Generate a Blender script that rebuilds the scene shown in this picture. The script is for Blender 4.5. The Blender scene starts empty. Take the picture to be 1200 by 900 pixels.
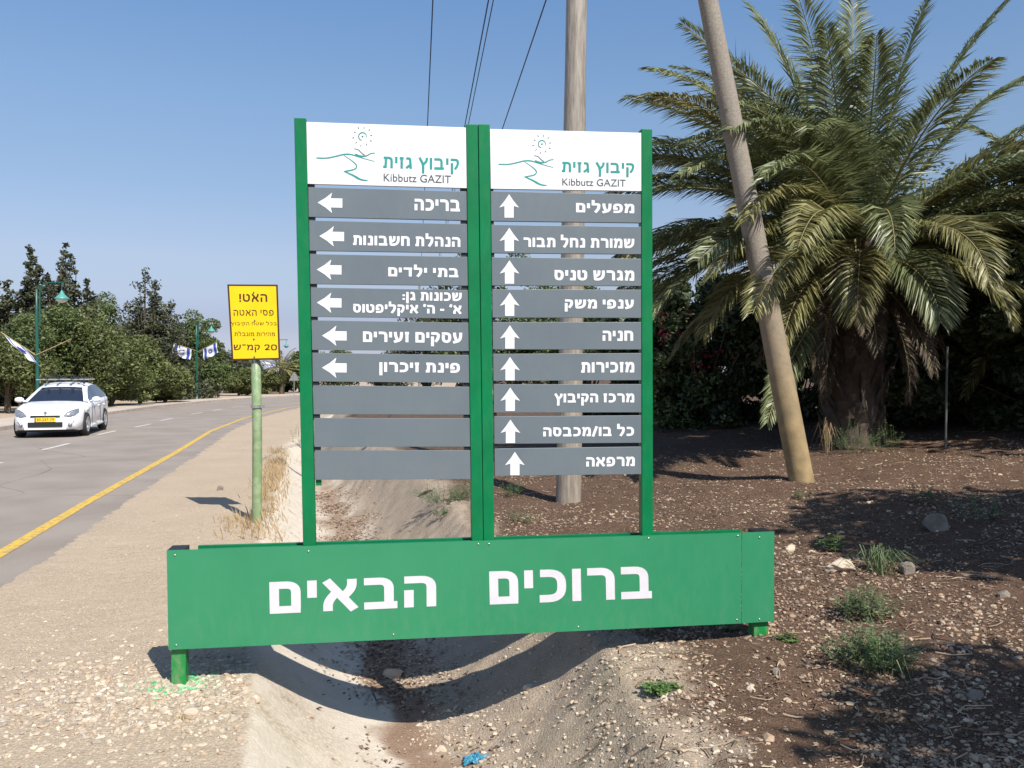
import bpy, math, random
import numpy as np
from mathutils import Vector, Matrix
random.seed(7); RNG = np.random.default_rng(11)
S = bpy.context.scene; COL = S.collection
R = math.radians

# ------------------------------------------------------------ camera, light
CAMZ = 1.70; PITCH = R(1.146)
cd = bpy.data.cameras.new('camera'); cam = bpy.data.objects.new('camera', cd); COL.objects.link(cam)
cam.location = (0, 0, CAMZ); cam.rotation_euler = (R(90)-PITCH, 0, 0)
cd.lens = 30; cd.sensor_width = 36; cd.clip_end = 5000; cd.clip_start = 0.05
S.camera = cam
SUN_EL = R(48); SUN_AZ = R(148)      # clockwise from +Y
w = bpy.data.worlds.new("World"); S.world = w; w.use_nodes = True
nt = w.node_tree; bg = nt.nodes['Background']
sky = nt.nodes.new('ShaderNodeTexSky'); sky.sky_type = 'NISHITA'; sky.sun_disc = False
sky.sun_elevation = SUN_EL; sky.sun_rotation = SUN_AZ; sky.air_density = 1.0; sky.dust_density = 0.7; sky.ozone_density = 1.2
geo = nt.nodes.new('ShaderNodeTexCoord'); sep = nt.nodes.new('ShaderNodeSeparateXYZ'); nt.links.new(geo.outputs['Generated'], sep.inputs[0])
ramp = nt.nodes.new('ShaderNodeValToRGB'); nt.links.new(sep.outputs[2], ramp.inputs[0])       # haze tint put into the sky colour by height above the horizon
RE = ramp.color_ramp.elements
for p_, c_ in ((0.0, (.66, .70, 1.05)), (0.02, (.59, .63, .98)), (0.043, (.52, .52, .76)), (0.056, (.52, .515, .73)), (0.078, (.62, .59, .73)), (0.12, (.76, .69, .76)), (0.22, (.82, .82, .86)), (0.29, (.87, .92, .97)), (0.42, (.81, .99, 1.12)), (1.0, (.85, .97, 1.10))):
    el = RE[0] if p_ == 0 else (RE[-1] if p_ == 1.0 else RE.new(p_)); el.color = (*c_, 1)
mul = nt.nodes.new('ShaderNodeMix'); mul.data_type = 'RGBA'; mul.blend_type = 'MULTIPLY'; mul.inputs[0].default_value = 1
nt.links.new(sky.outputs[0], mul.inputs[6]); nt.links.new(ramp.outputs[0], mul.inputs[7]); nt.links.new(mul.outputs[2], bg.inputs[0]); bg.inputs[1].default_value = 0.108
sl = bpy.data.lights.new('sun', 'SUN'); sl.energy = 5.0; sl.angle = R(0.5); sl.color = (1, 0.94, 0.86)
so = bpy.data.objects.new('sun', sl); COL.objects.link(so); so.location = (8, -10, 14)
sd = Vector((math.sin(SUN_AZ)*math.cos(SUN_EL), math.cos(SUN_AZ)*math.cos(SUN_EL), math.sin(SUN_EL)))
so.rotation_euler = sd.to_track_quat('Z', 'Y').to_euler()
S.view_settings.view_transform = 'Standard'; S.view_settings.look = 'None'; S.view_settings.gamma = 1
S.view_settings.exposure = 0.45
S.cycles.max_bounces = 6; S.cycles.transparent_max_bounces = 6

# ------------------------------------------------------------ materials
def stretch(m, z):
    t = m.node_tree; tc = [n for n in t.nodes if n.type == 'TEX_COORD'][0]; mp = t.nodes.new('ShaderNodeMapping'); mp.inputs['Scale'].default_value = (1, 1, z); ls = [l.to_socket for l in t.links if l.from_node == tc]
    t.links.new(tc.outputs['Object'], mp.inputs[0])
    for q in ls: t.links.new(mp.outputs[0], q)
def mat(name, col, rough=0.6, col2=None, nscale=8, bump=0, bscale=60, metal=0, spec=0.5, island=None, trans=0, coat=0, detail=4, dist=0.01, mask=(0.35, 0.65)):
    m = bpy.data.materials.new(name); m.use_nodes = True; t = m.node_tree; b = t.nodes['Principled BSDF']
    b.inputs['Roughness'].default_value = rough; b.inputs['Metallic'].default_value = metal
    b.inputs['Specular IOR Level'].default_value = spec; b.inputs['Coat Weight'].default_value = coat
    tc = t.nodes.new('ShaderNodeTexCoord'); src = None
    if island:
        g = t.nodes.new('ShaderNodeNewGeometry'); r = t.nodes.new('ShaderNodeValToRGB'); r.color_ramp.interpolation = 'LINEAR'
        e = r.color_ramp.elements
        while len(e) < len(island): e.new(0.5)
        for i, c in enumerate(island): e[i].position = i/(len(island)-1); e[i].color = (*c, 1)
        t.links.new(g.outputs['Random Per Island'], r.inputs[0]); src = r.outputs[0]
    c2 = col2 or tuple(c*0.88 for c in col)
    n = t.nodes.new('ShaderNodeTexNoise'); n.inputs['Scale'].default_value = nscale; n.inputs['Detail'].default_value = detail
    t.links.new(tc.outputs['Object'], n.inputs['Vector'])
    mr = t.nodes.new('ShaderNodeMapRange'); mr.inputs[1].default_value = mask[0]; mr.inputs[2].default_value = mask[1]
    t.links.new(n.outputs[0], mr.inputs[0])
    mx = t.nodes.new('ShaderNodeMix'); mx.data_type = 'RGBA'
    if src:
        mx.blend_type = 'MULTIPLY'; mx.inputs[0].default_value = 1
        t.links.new(src, mx.inputs[6]); v = t.nodes.new('ShaderNodeMapRange'); v.inputs[1].default_value = .3; v.inputs[2].default_value = .7; v.inputs[3].default_value = .7; v.inputs[4].default_value = 1.15
        t.links.new(n.outputs[0], v.inputs[0]); t.links.new(v.outputs[0], mx.inputs[7])
    else:
        mx.inputs[6].default_value = (*col, 1); mx.inputs[7].default_value = (*c2, 1); t.links.new(mr.outputs[0], mx.inputs[0])
    t.links.new(mx.outputs[2], b.inputs['Base Color'])
    if bump:
        n2 = t.nodes.new('ShaderNodeTexNoise'); n2.inputs['Scale'].default_value = bscale; n2.inputs['Detail'].default_value = 5
        t.links.new(tc.outputs['Object'], n2.inputs['Vector']); bp = t.nodes.new('ShaderNodeBump'); bp.inputs['Strength'].default_value = bump; bp.inputs['Distance'].default_value = dist
        t.links.new(n2.outputs[0], bp.inputs['Height']); t.links.new(bp.outputs[0], b.inputs['Normal'])
    if trans:
        tr = t.nodes.new('ShaderNodeBsdfTranslucent'); ms = t.nodes.new('ShaderNodeMixShader'); ms.inputs[0].default_value = trans
        t.links.new(mx.outputs[2], tr.inputs[0]); out = t.nodes['Material Output']
        t.links.new(b.outputs[0], ms.inputs[1]); t.links.new(tr.outputs[0], ms.inputs[2]); t.links.new(ms.outputs[0], out.inputs[0])
    return m
M = {}
M['board'] = mat('green_board_paint', (0.024, 0.212, 0.096), 0.45, (0.021, 0.198, 0.088), 2.5, 0.03, 200, spec=0.55)
M['post'] = mat('green_post_paint', (0.0, 0.155, 0.052), 0.38, (0.0, 0.130, 0.043), 4, 0.02, 150, spec=.22)
M['foot'] = mat('bright_green_paint', (0.0, 0.21, 0.04), 0.45, (0.01, 0.2, 0.05), 12, 0.05, 80)
M['grey'] = mat('grey_sign_sheet', (0.118, 0.146, 0.164), 0.42, (0.104, 0.130, 0.150), 2.2, 0.015, 120)
M['white'] = mat('white_vinyl', (0.68, 0.69, 0.71), 0.4, (0.65, 0.66, 0.68), 3)
M['lilac'] = mat('white_letter_vinyl', (0.58, 0.57, 0.60), 0.45, (0.54, 0.53, 0.56), 12)
M['teal'] = mat('teal_print', (0.01, 0.26, 0.23), 0.4)
M['ink'] = mat('dark_grey_print', (0.05, 0.07, 0.075), 0.5)
M['black'] = mat('black_plastic', (0.012, 0.014, 0.014), 0.5)
M['alu'] = mat('dull_aluminium', (0.5, 0.5, 0.5), 0.4, metal=0.8)
M['postg'] = mat('dark_galvanised_steel', (0.085, 0.09, 0.085), 0.6)
M['screw'] = mat('steel_screw', (0.55, 0.55, 0.5), 0.35, metal=0.9)
M['yellow'] = mat('yellow_sign_sheet', (0.80, 0.55, 0.0), 0.45, (0.76, 0.51, 0.0), 5)
M['brown'] = mat('dark_brown_print', (0.06, 0.022, 0.008), 0.5)
M['pgreen'] = mat('chipped_pale_green_paint', (0.175, 0.27, 0.125), 0.6, (0.26, 0.33, 0.19), 14, 0.1, 90, mask=(.45, .6))
M['polewood'] = mat('weathered_pole', (0.33, 0.295, 0.245), 0.85, (0.20, 0.172, 0.138), 38, 0.35, 70, detail=8)
M['poleyel'] = mat('pole_yellow_to_grey', (0.33, 0.24, 0.12), 0.85, (0.22, 0.16, 0.08), 7, 0.35, 60, detail=8)  # yellow-brown low down, blended to speckled grey higher up
stretch(M['polewood'], .10)
M['lamp'] = mat('dark_green_lamp_paint', (0.010, 0.085, 0.065), 0.4)
M['shade'] = mat('teal_lamp_shade', (0.08, 0.30, 0.26), 0.4)
M['opal'] = mat('opal_glass', (0.55, 0.58, 0.55), 0.2)
M['wood'] = mat('wooden_staff', (0.36, 0.27, 0.13), 0.6)
M['flagw'] = mat('white_flag_cloth', (0.78, 0.79, 0.82), 0.8, trans=0.25)
M['flagb'] = mat('blue_flag_stripe', (0.03, 0.08, 0.42), 0.8, trans=0.25)
M['wire'] = mat('wire', (0.03, 0.05, 0.13), 0.5)
M['asphalt'] = mat('worn_asphalt', (0.245, 0.210, 0.180), 0.95, (0.295, 0.256, 0.222), .9, 0.6, 160, detail=12, spec=.12)
M['lineY'] = mat('yellow_road_paint', (0.60, 0.39, 0.05), 0.7, (0.36, 0.26, 0.11), 14, 0.2, 150, detail=10, mask=(.48,.62))
M['lineW'] = mat('white_road_paint', (0.62, 0.60, 0.56), 0.7, (0.4, 0.37, 0.34), 12, 0.2, 150)
def crack(m, sc, col, wdt):
    t = m.node_tree; b = t.nodes['Principled BSDF']; src = b.inputs['Base Color'].links[0].from_socket; tc = t.nodes.new('ShaderNodeTexCoord')
    nz = t.nodes.new('ShaderNodeTexNoise'); nz.inputs['Scale'].default_value = sc*1.7; t.links.new(tc.outputs['Object'], nz.inputs[0]); mxv = t.nodes.new('ShaderNodeMix'); mxv.data_type = 'RGBA'; mxv.inputs[0].default_value = .35/sc if sc > 1 else .3
    t.links.new(tc.outputs['Object'], mxv.inputs[6]); t.links.new(nz.outputs[1], mxv.inputs[7]); v = t.nodes.new('ShaderNodeTexVoronoi'); v.feature = 'DISTANCE_TO_EDGE'; v.inputs['Scale'].default_value = sc; t.links.new(mxv.outputs[2], v.inputs['Vector'])
    r = t.nodes.new('ShaderNodeMapRange'); r.inputs[1].default_value = wdt; r.inputs[2].default_value = 0; t.links.new(v.outputs[0], r.inputs[0])
    n = t.nodes.new('ShaderNodeTexNoise'); n.inputs['Scale'].default_value = sc*.6; t.links.new(tc.outputs['Object'], n.inputs[0]); r2 = t.nodes.new('ShaderNodeMapRange'); r2.inputs[1].default_value = .5; r2.inputs[2].default_value = .62; t.links.new(n.outputs[0], r2.inputs[0])
    mu = t.nodes.new('ShaderNodeMath'); mu.operation = 'MULTIPLY'; t.links.new(r.outputs[0], mu.inputs[0]); t.links.new(r2.outputs[0], mu.inputs[1]); mx = t.nodes.new('ShaderNodeMix'); mx.data_type = 'RGBA'; t.links.new(mu.outputs[0], mx.inputs[0]); t.links.new(src, mx.inputs[6]); mx.inputs[7].default_value = (*col, 1); t.links.new(mx.outputs[2], b.inputs['Base Color'])
crack(M['asphalt'], .30, (.15, .13, .115), .006)
M['kerb'] = mat('kerb_concrete', (0.42, 0.35, 0.29), 0.8, (0.32, 0.27, 0.23), 3, 0.2, 60)
M['walk'] = mat('sandy_pavement', (0.50, 0.42, 0.34), 0.85, (0.42, 0.35, 0.28), 1.5, 0.2, 60)
M['carw'] = mat('white_car_paint', (0.80, 0.80, 0.81), 0.25, (0.78, 0.78, 0.79), 2, coat=0.6)
M['carg'] = mat('grey_car_paint', (0.18, 0.19, 0.20), 0.3, coat=0.6)
M['glass'] = mat('tinted_car_glass', (0.018, 0.024, 0.04), 0.06, spec=0.8)
M['tyre'] = mat('tyre_rubber', (0.02, 0.02, 0.02), 0.8)
M['rim'] = mat('alloy_rim', (0.62, 0.62, 0.62), 0.3, metal=0.6)
M['chrome'] = mat('headlight_lens', (0.42, 0.44, 0.46), 0.1, (0.2, 0.2, 0.22), 30, metal=0.5)
M['plate'] = mat('yellow_plate', (0.85, 0.55, 0.02), 0.4)
M['blue'] = mat('crumpled_blue_plastic', (0.05, 0.25, 0.36), 0.4, (0.03, 0.16, 0.27), 30, 0.2, 50)
TREE_LEAF = {
 'olive': mat('olive_green_leaves', (0.1, 0.1, 0.1), 0.6, island=[(0.060, 0.080, 0.022), (0.110, 0.138, 0.040), (0.20, 0.215, 0.075)], nscale=0.5, trans=0.2),
 'dark': mat('dark_conifer_leaves', (0.1, 0.1, 0.1), 0.7, island=[(0.026, 0.038, 0.018), (0.052, 0.064, 0.028), (0.105, 0.10, 0.045)], nscale=0.4, trans=0.1),
 'mid': mat('mid_green_leaves', (0.1, 0.1, 0.1), 0.6, island=[(0.046, 0.072, 0.020), (0.088, 0.126, 0.035), (0.16, 0.195, 0.062)], nscale=0.5, trans=0.2),
 'hedge': mat('hedge_leaves', (0.1, 0.1, 0.1), 0.6, island=[(0.022, 0.038, 0.014), (0.042, 0.066, 0.022), (0.09, 0.115, 0.042)], nscale=1.2, trans=0.1),
 'bright': mat('bright_shrub_leaves', (0.1, 0.1, 0.1), 0.55, island=[(0.05, 0.072, 0.017), (0.10, 0.13, 0.034), (0.19, 0.205, 0.07)], nscale=2, trans=0.25)}
M['bark'] = mat('tree_bark', (0.11, 0.08, 0.055), 0.9, (0.06, 0.045, 0.03), 8, 0.6, 30)
M['frond'] = mat('palm_leaflets', (0.1, 0.1, 0.1), 0.42, island=[(0.095, 0.12, 0.045), (0.19, 0.22, 0.095), (0.34, 0.365, 0.18)], nscale=1.0, trans=0.28, spec=0.6)
M['frondY'] = mat('yellowish_palm_leaflets', (0.1, 0.1, 0.1), 0.45, island=[(0.11, 0.115, 0.035), (0.23, 0.225, 0.08), (0.40, 0.36, 0.17)], nscale=1.0, trans=0.28, spec=0.6)
M['frondD'] = mat('dry_palm_leaflets', (0.1, 0.1, 0.1), 0.7, island=[(0.05, 0.036, 0.025), (0.15, 0.115, 0.07)], nscale=1.0)
M['rachis'] = mat('palm_rachis', (0.17, 0.17, 0.06), 0.5, (0.24, 0.19, 0.08), 3)
M['boot'] = mat('palm_leaf_base', (0.048, 0.036, 0.028), 0.9, (0.11, 0.08, 0.055), 6, 0.6, 40)
M['flower'] = mat('magenta_bracts', (0.1, 0.1, 0.1), 0.6, island=[(0.26, 0.02, 0.035), (0.46, 0.06, 0.09)], nscale=3, trans=0.2)
M['weed'] = mat('weed_leaves', (0.1, 0.1, 0.1), 0.5, island=[(0.06, 0.12, 0.03), (0.11, 0.20, 0.05), (0.19, 0.27, 0.10)], nscale=4, trans=0.2)
M['weedg'] = mat('greyish_weed_leaves', (0.1, 0.1, 0.1), 0.6, island=[(0.07, 0.115, 0.045), (0.13, 0.18, 0.075), (0.21, 0.255, 0.125)], nscale=4, trans=0.15)
M['dry'] = mat('dry_grass_blades', (0.1, 0.1, 0.1), 0.8, island=[(0.26, 0.17, 0.08), (0.40, 0.28, 0.14), (0.50, 0.38, 0.22)], nscale=3)
M['chips'] = mat('leaf_and_bark_chips', (0.1, 0.1, 0.1), 0.9, island=[(0.08, 0.045, 0.03), (0.20, 0.12, 0.075), (0.36, 0.26, 0.175), (0.46, 0.37, 0.27)], nscale=3)
M['stones'] = mat('limestone_chips', (0.1, 0.1, 0.1), 0.9, island=[(0.40, 0.31, 0.22), (0.52, 0.43, 0.32), (0.28, 0.235, 0.19), (0.62, 0.54, 0.42), (0.37, 0.27, 0.18), (0.47, 0.40, 0.31)], nscale=20)
M['stonesR'] = mat('mixed_stones', (0.1, 0.1, 0.1), 0.9, island=[(0.12, 0.07, 0.045), (0.30, 0.20, 0.13), (0.44, 0.33, 0.22), (0.16, 0.13, 0.11), (0.56, 0.45, 0.31), (0.19, 0.11, 0.07), (0.33, 0.23, 0.15)], nscale=20)
M['rockp'] = mat('pale_rock', (0.56, 0.47, 0.36), 0.9, (0.40, 0.31, 0.22), 9, 0.5, 25, detail=8)
M['rockg'] = mat('grey_rock', (0.15, 0.125, 0.10), 0.9, (0.26, 0.22, 0.18), 9, 0.5, 25, detail=8)
M['greenstone'] = mat('green_sprayed_stone', (0.1, 0.1, 0.1), 0.8, island=[(0.03, 0.38, 0.12), (0.2, 0.5, 0.25), (0.45, 0.55, 0.38)], nscale=9)

m_ = M['poleyel']; t_n = m_.node_tree; mix_ = [n for n in t_n.nodes if n.type == 'MIX'][0]; b_ = t_n.nodes['Principled BSDF']
tcn = t_n.nodes.new('ShaderNodeTexCoord'); sp_ = t_n.nodes.new('ShaderNodeSeparateXYZ'); t_n.links.new(tcn.outputs['Object'], sp_.inputs[0])
mr_ = t_n.nodes.new('ShaderNodeMapRange'); mr_.inputs[1].default_value = .6; mr_.inputs[2].default_value = 2.6; t_n.links.new(sp_.outputs[2], mr_.inputs[0])
mg_ = t_n.nodes.new('ShaderNodeMix'); mg_.data_type = 'RGBA'; t_n.links.new(mr_.outputs[0], mg_.inputs[0]); t_n.links.new(mix_.outputs[2], mg_.inputs[6])
nz_ = t_n.nodes.new('ShaderNodeTexNoise'); nz_.inputs['Scale'].default_value = 45; nz_.inputs['Detail'].default_value = 6; t_n.links.new(tcn.outputs['Object'], nz_.inputs[0])
mh_ = t_n.nodes.new('ShaderNodeMix'); mh_.data_type = 'RGBA'; t_n.links.new(nz_.outputs[0], mh_.inputs[0]); mh_.inputs[6].default_value = (.12, .10, .078, 1); mh_.inputs[7].default_value = (.34, .30, .245, 1)
t_n.links.new(mh_.outputs[2], mg_.inputs[7]); t_n.links.new(mg_.outputs[2], b_.inputs['Base Color'])
def dusty(m, z0, z1, amt, dust=(.36, .28, .2)):
    t = m.node_tree; b = t.nodes['Principled BSDF']; src = b.inputs['Base Color'].links[0].from_socket
    tc = t.nodes.new('ShaderNodeTexCoord'); sp = t.nodes.new('ShaderNodeSeparateXYZ'); t.links.new(tc.outputs['Object'], sp.inputs[0])
    mr = t.nodes.new('ShaderNodeMapRange'); mr.inputs[1].default_value = z1; mr.inputs[2].default_value = z0; t.links.new(sp.outputs[2], mr.inputs[0])
    mp = t.nodes.new('ShaderNodeMapping'); mp.inputs['Scale'].default_value = (1, 1, .35); t.links.new(tc.outputs['Object'], mp.inputs[0])
    n = t.nodes.new('ShaderNodeTexNoise'); n.inputs['Scale'].default_value = 26; n.inputs['Detail'].default_value = 9; n.inputs['Roughness'].default_value = .72; t.links.new(mp.outputs[0], n.inputs[0])
    r2 = t.nodes.new('ShaderNodeMapRange'); r2.inputs[1].default_value = .46; r2.inputs[2].default_value = .75; t.links.new(n.outputs[0], r2.inputs[0])
    ad = t.nodes.new('ShaderNodeMath'); ad.operation = 'MULTIPLY_ADD'; t.links.new(mr.outputs[0], ad.inputs[0]); ad.inputs[1].default_value = .85; ad.inputs[2].default_value = .15
    mu = t.nodes.new('ShaderNodeMath'); mu.operation = 'MULTIPLY'; t.links.new(ad.outputs[0], mu.inputs[0]); t.links.new(r2.outputs[0], mu.inputs[1])
    m2 = t.nodes.new('ShaderNodeMath'); m2.operation = 'MULTIPLY'; t.links.new(mu.outputs[0], m2.inputs[0]); m2.inputs[1].default_value = amt
    mx = t.nodes.new('ShaderNodeMix'); mx.data_type = 'RGBA'; t.links.new(m2.outputs[0], mx.inputs[0]); t.links.new(src, mx.inputs[6]); mx.inputs[7].default_value = (*dust, 1); t.links.new(mx.outputs[2], b.inputs['Base Color'])
    ra = t.nodes.new('ShaderNodeMath'); ra.operation = 'MULTIPLY_ADD'; t.links.new(n.outputs[0], ra.inputs[0]); ra.inputs[1].default_value = .35; ra.inputs[2].default_value = .26; t.links.new(ra.outputs[0], b.inputs['Roughness'])
for k_, a_ in (('board', .08), ('post', .18), ('foot', .5)): dusty(M[k_], .15, .55, a_)
dusty(M['grey'], .9, 1.3, .14); dusty(M['polewood'], .1, .9, .5, (.22, .15, .10)); dusty(M['pgreen'], 0, .5, .5)
# ------------------------------------------------------------ helpers
def tag(o, label=None, cat=None, group=None, kind=None):
    if label: o['label'] = label
    if cat: o['category'] = cat
    if group: o['group'] = group
    if kind: o['kind'] = kind
    return o
def empty(name, loc=(0, 0, 0), rz=0, **k):
    o = bpy.data.objects.new(name, None); COL.objects.link(o); o.location = loc; o.rotation_euler = (0, 0, rz); o.empty_display_size = .2
    return tag(o, **k)
def link(name, me, m=None, parent=None, **k):
    if m is not None and not me.materials:
        for q in (m if isinstance(m, (list, tuple)) else [m]): me.materials.append(q)
    o = bpy.data.objects.new(name, me); COL.objects.link(o)
    if parent is not None: o.parent = parent
    return tag(o, **k)
class MB:
    def __init__(s): s.v = []; s.f = []; s.mi = []; s.sm = []
    def add(s, vs, fs, mi=0, smooth=False):
        b = len(s.v); s.v += [tuple(p) for p in vs]; s.f += [tuple(i+b for i in f) for f in fs]; s.mi += [mi]*len(fs); s.sm += [smooth]*len(fs); return s
    def box(s, c, d, mi=0, rz=0):
        x, y, z = (q/2 for q in d); ca, sa = math.cos(rz), math.sin(rz)
        vs = [(c[0]+a*ca-b*sa, c[1]+a*sa+b*ca, c[2]+e) for a, b, e in [(-x,-y,-z),(x,-y,-z),(x,y,-z),(-x,y,-z),(-x,-y,z),(x,-y,z),(x,y,z),(-x,y,z)]]
        return s.add(vs, [(0,3,2,1),(4,5,6,7),(0,1,5,4),(1,2,6,5),(2,3,7,6),(3,0,4,7)], mi)
    def tube(s, pts, rad, n=8, mi=0, caps=True):
        pts = [Vector(p) for p in pts]; N = len(pts)
        if not isinstance(rad, (list, tuple)): rad = [rad]*N
        vs = []; up = None
        for i, p in enumerate(pts):
            d = (pts[min(i+1, N-1)]-pts[max(i-1, 0)]).normalized()
            if up is None: up = Vector((0, 0, 1)) if abs(d.z) < .9 else Vector((1, 0, 0))
            a = d.cross(up).normalized(); b = a.cross(d).normalized(); up = b
            for k in range(n):
                t = 2*math.pi*k/n; vs.append(p+(a*math.cos(t)+b*math.sin(t))*rad[i])
        fs = [(i*n+k, i*n+(k+1) % n, (i+1)*n+(k+1) % n, (i+1)*n+k) for i in range(N-1) for k in range(n)]
        s.add(vs, fs, mi, True)
        if caps: s.add(vs[:n], [tuple(range(n))], mi); s.add(vs[-n:], [tuple(reversed(range(n)))], mi)
        return s
    def lathe(s, c, prof, n=16, mi=0, axis=None):
        vs = []; q = Vector((0, 0, 1)).rotation_difference(Vector(axis)) if axis else None
        for r, z in prof:
            for k in range(n):
                t = 2*math.pi*k/n; p = Vector((r*math.cos(t), r*math.sin(t), z))
                if q: p = q @ p
                vs.append(Vector(c)+p)
        fs = [(i*n+k, i*n+(k+1) % n, (i+1)*n+(k+1) % n, (i+1)*n+k) for i in range(len(prof)-1) for k in range(n)]
        return s.add(vs, fs, mi, True)
    def build(s, name, m, parent=None, bevel=0, **k):
        me = bpy.data.meshes.new(name); me.from_pydata(s.v, [], s.f)
        for q in (m if isinstance(m, (list, tuple)) else [m]): me.materials.append(q)
        me.polygons.foreach_set('material_index', s.mi); me.polygons.foreach_set('use_smooth', s.sm); me.update()
        o = link(name, me, None, parent, **k)
        if bevel:
            b = o.modifiers.new('bevel', 'BEVEL'); b.width = bevel; b.segments = 2; b.limit_method = 'ANGLE'
        return o
def npmesh(name, V, F, smooth=False):
    me = bpy.data.meshes.new(name); V = np.asarray(V, np.float32).reshape(-1, 3); F = np.asarray(F, np.int32); k = F.shape[1]
    me.vertices.add(len(V)); me.vertices.foreach_set('co', V.ravel()); me.loops.add(F.size); me.loops.foreach_set('vertex_index', F.ravel())
    me.polygons.add(len(F)); me.polygons.foreach_set('loop_start', np.arange(0, F.size, k, dtype=np.int32))
    me.polygons.foreach_set('use_smooth', np.full(len(F), smooth, bool)); me.update(calc_edges=True); return me
def sm(a, b, x):
    t = np.clip((x-a)/(b-a), 0, 1); return t*t*(3-2*t)
def vnoise(x, y, s, seed=0):
    x = np.asarray(x, float)*s; y = np.asarray(y, float)*s; xi = np.floor(x).astype(np.int64); yi = np.floor(y).astype(np.int64); fx = x-xi; fy = y-yi
    fx = fx*fx*(3-2*fx); fy = fy*fy*(3-2*fy)
    def h(a, b):
        n = (a*374761393+b*668265263+seed*974711) & 0x7fffffff; n = ((n ^ (n >> 13))*1274126177) & 0x7fffffff; return ((n ^ (n >> 16)) & 0xffff)/65535.0
    return (h(xi, yi)*(1-fx)+h(xi+1, yi)*fx)*(1-fy)+(h(xi, yi+1)*(1-fx)+h(xi+1, yi+1)*fx)*fy

# ------------------------------------------------------------ terrain
LY = [-8, 1, 3.6, 5.2, 9.2, 12.2, 20, 32, 60]; LX = [1.4, -.42, -1.12, -1.57, -2.68, -3.35, -5.3, -7.4, -9.6]
RX = [3.0, .95, .66, .52, -.60, -1.40, -3.9, -6.6, -9.0]
def lips(y): return np.interp(y, LY, LX), np.interp(y, LY, RX)
def zleft(y): return -0.012*np.maximum(0, np.asarray(y, float)-4)
def G(x, y):
    x = np.asarray(x, float); y = np.asarray(y, float); L, Rr = lips(y)
    zl = zleft(y); zr = .09*(np.clip(x, .4, 9)-.4)+.02*(np.clip(y, 5, 20)-5)
    zr = zr*(1-sm(24, 40, y))+zl*sm(24, 40, y)
    t = sm(0, 1, (x-L)/(Rr-L)); z = zl*(1-t)+zr*t
    u = (x-(L+Rr)/2)/((Rr-L)/2); d = 0.52*(1-sm(22, 40, y))
    prof = np.where(np.abs(u) < 1, (1-u*u)**1.15 if np.ndim(u) == 0 else np.power(np.clip(1-u*u, 0, 1), 1.15), 0)
    z = z-d*prof
    z = z+0.035*np.exp(-((u-1.25)/.3)**2)*(1-sm(20, 30, y))
    rough = sm(.8, 1.2, np.abs(u))
    rb_ = sm(-.1, .5, u)*(1-sm(1.1, 1.4, u)); z = z+rb_*((vnoise(x, y, 3.3, 14)-.5)*.05+(vnoise(x, y, 11, 15)-.5)*.028)
    z = z+(vnoise(x, y, 1.3, 1)-.5)*.07*rough*sm(0, .6, x-Rr+.2)+(vnoise(x, y, 6, 2)-.5)*.02*np.where(x > Rr, 1, .35)+(vnoise(x, y, 22, 3)-.5)*.010*(.4+rough*.6)
    return z
def Gs(x, y): return float(G(np.array([x]), np.array([y]))[0])

# road edges (world metres): right edge of asphalt, yellow line, centre line, left kerb
RYs = [-60, -8, 0, 4, 7.9, 11.2, 18.4, 26, 34.4, 45.9, 56, 66, 78, 92, 112]
YEL = [-3.0, -3.0, -3.3, -3.9, -4.77, -5.6, -7.3, -9.2, -10.8, -12.1, -11.6, -9.4, -4.5, 4, 22]
KER = [-10.0, -10.0, -10.3, -10.7, -11.6, -12.4, -14.0, -15.7, -17.2, -19.1, -19.9, -19.6, -17.8, -12, -2]
def sheet(name, la, lb, z0, m, ys, parent=None, **k):
    V = []; F = []
    for i, y in enumerate(ys):
        a, b = la(y), lb(y)
        for j in range(5):
            x = a+(b-a)*j/4; V.append((x, y, float(zleft(y))+z0))
    for i in range(len(ys)-1):
        for j in range(4): q = i*5+j; F.append((q, q+1, q+6, q+5))
    mb = MB().add(V, F); return mb.build(name, m, parent, **k)
yel = lambda y: float(np.interp(y, RYs, YEL)); ker = lambda y: float(np.interp(y, RYs, KER))
asph = lambda y: yel(y)+.62
ysr = list(np.concatenate([np.linspace(-30, 0, 10), np.linspace(.5, 40, 100), np.linspace(41, 112, 60)]))
road = sheet('road', ker, asph, 0.0, M['asphalt'], ysr, kind='structure')
sheet('yellow_edge_line', lambda y: yel(y)-.07, lambda y: yel(y)+.07, .005, M['lineY'], ysr, road)
for (xa, ya) in [(-9.6, 15), (-10.72, 19.7), (-11.9, 24.7), (-12.5, 28.5), (-13.4, 32.7), (-14.35, 38.4), (-14.8, 42.4), (-15.3, 47), (-15.7, 52), (-15.8, 58)]:
    ya2 = ya+1.5; f = lambda y: xa+(yel(y)-yel(ya))*.8
    sheet('lane_dash', lambda y: f(y)-.06, lambda y: f(y)+.06, .005, M['lineW'], [ya-.4, ya+.3, ya2], road)
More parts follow.
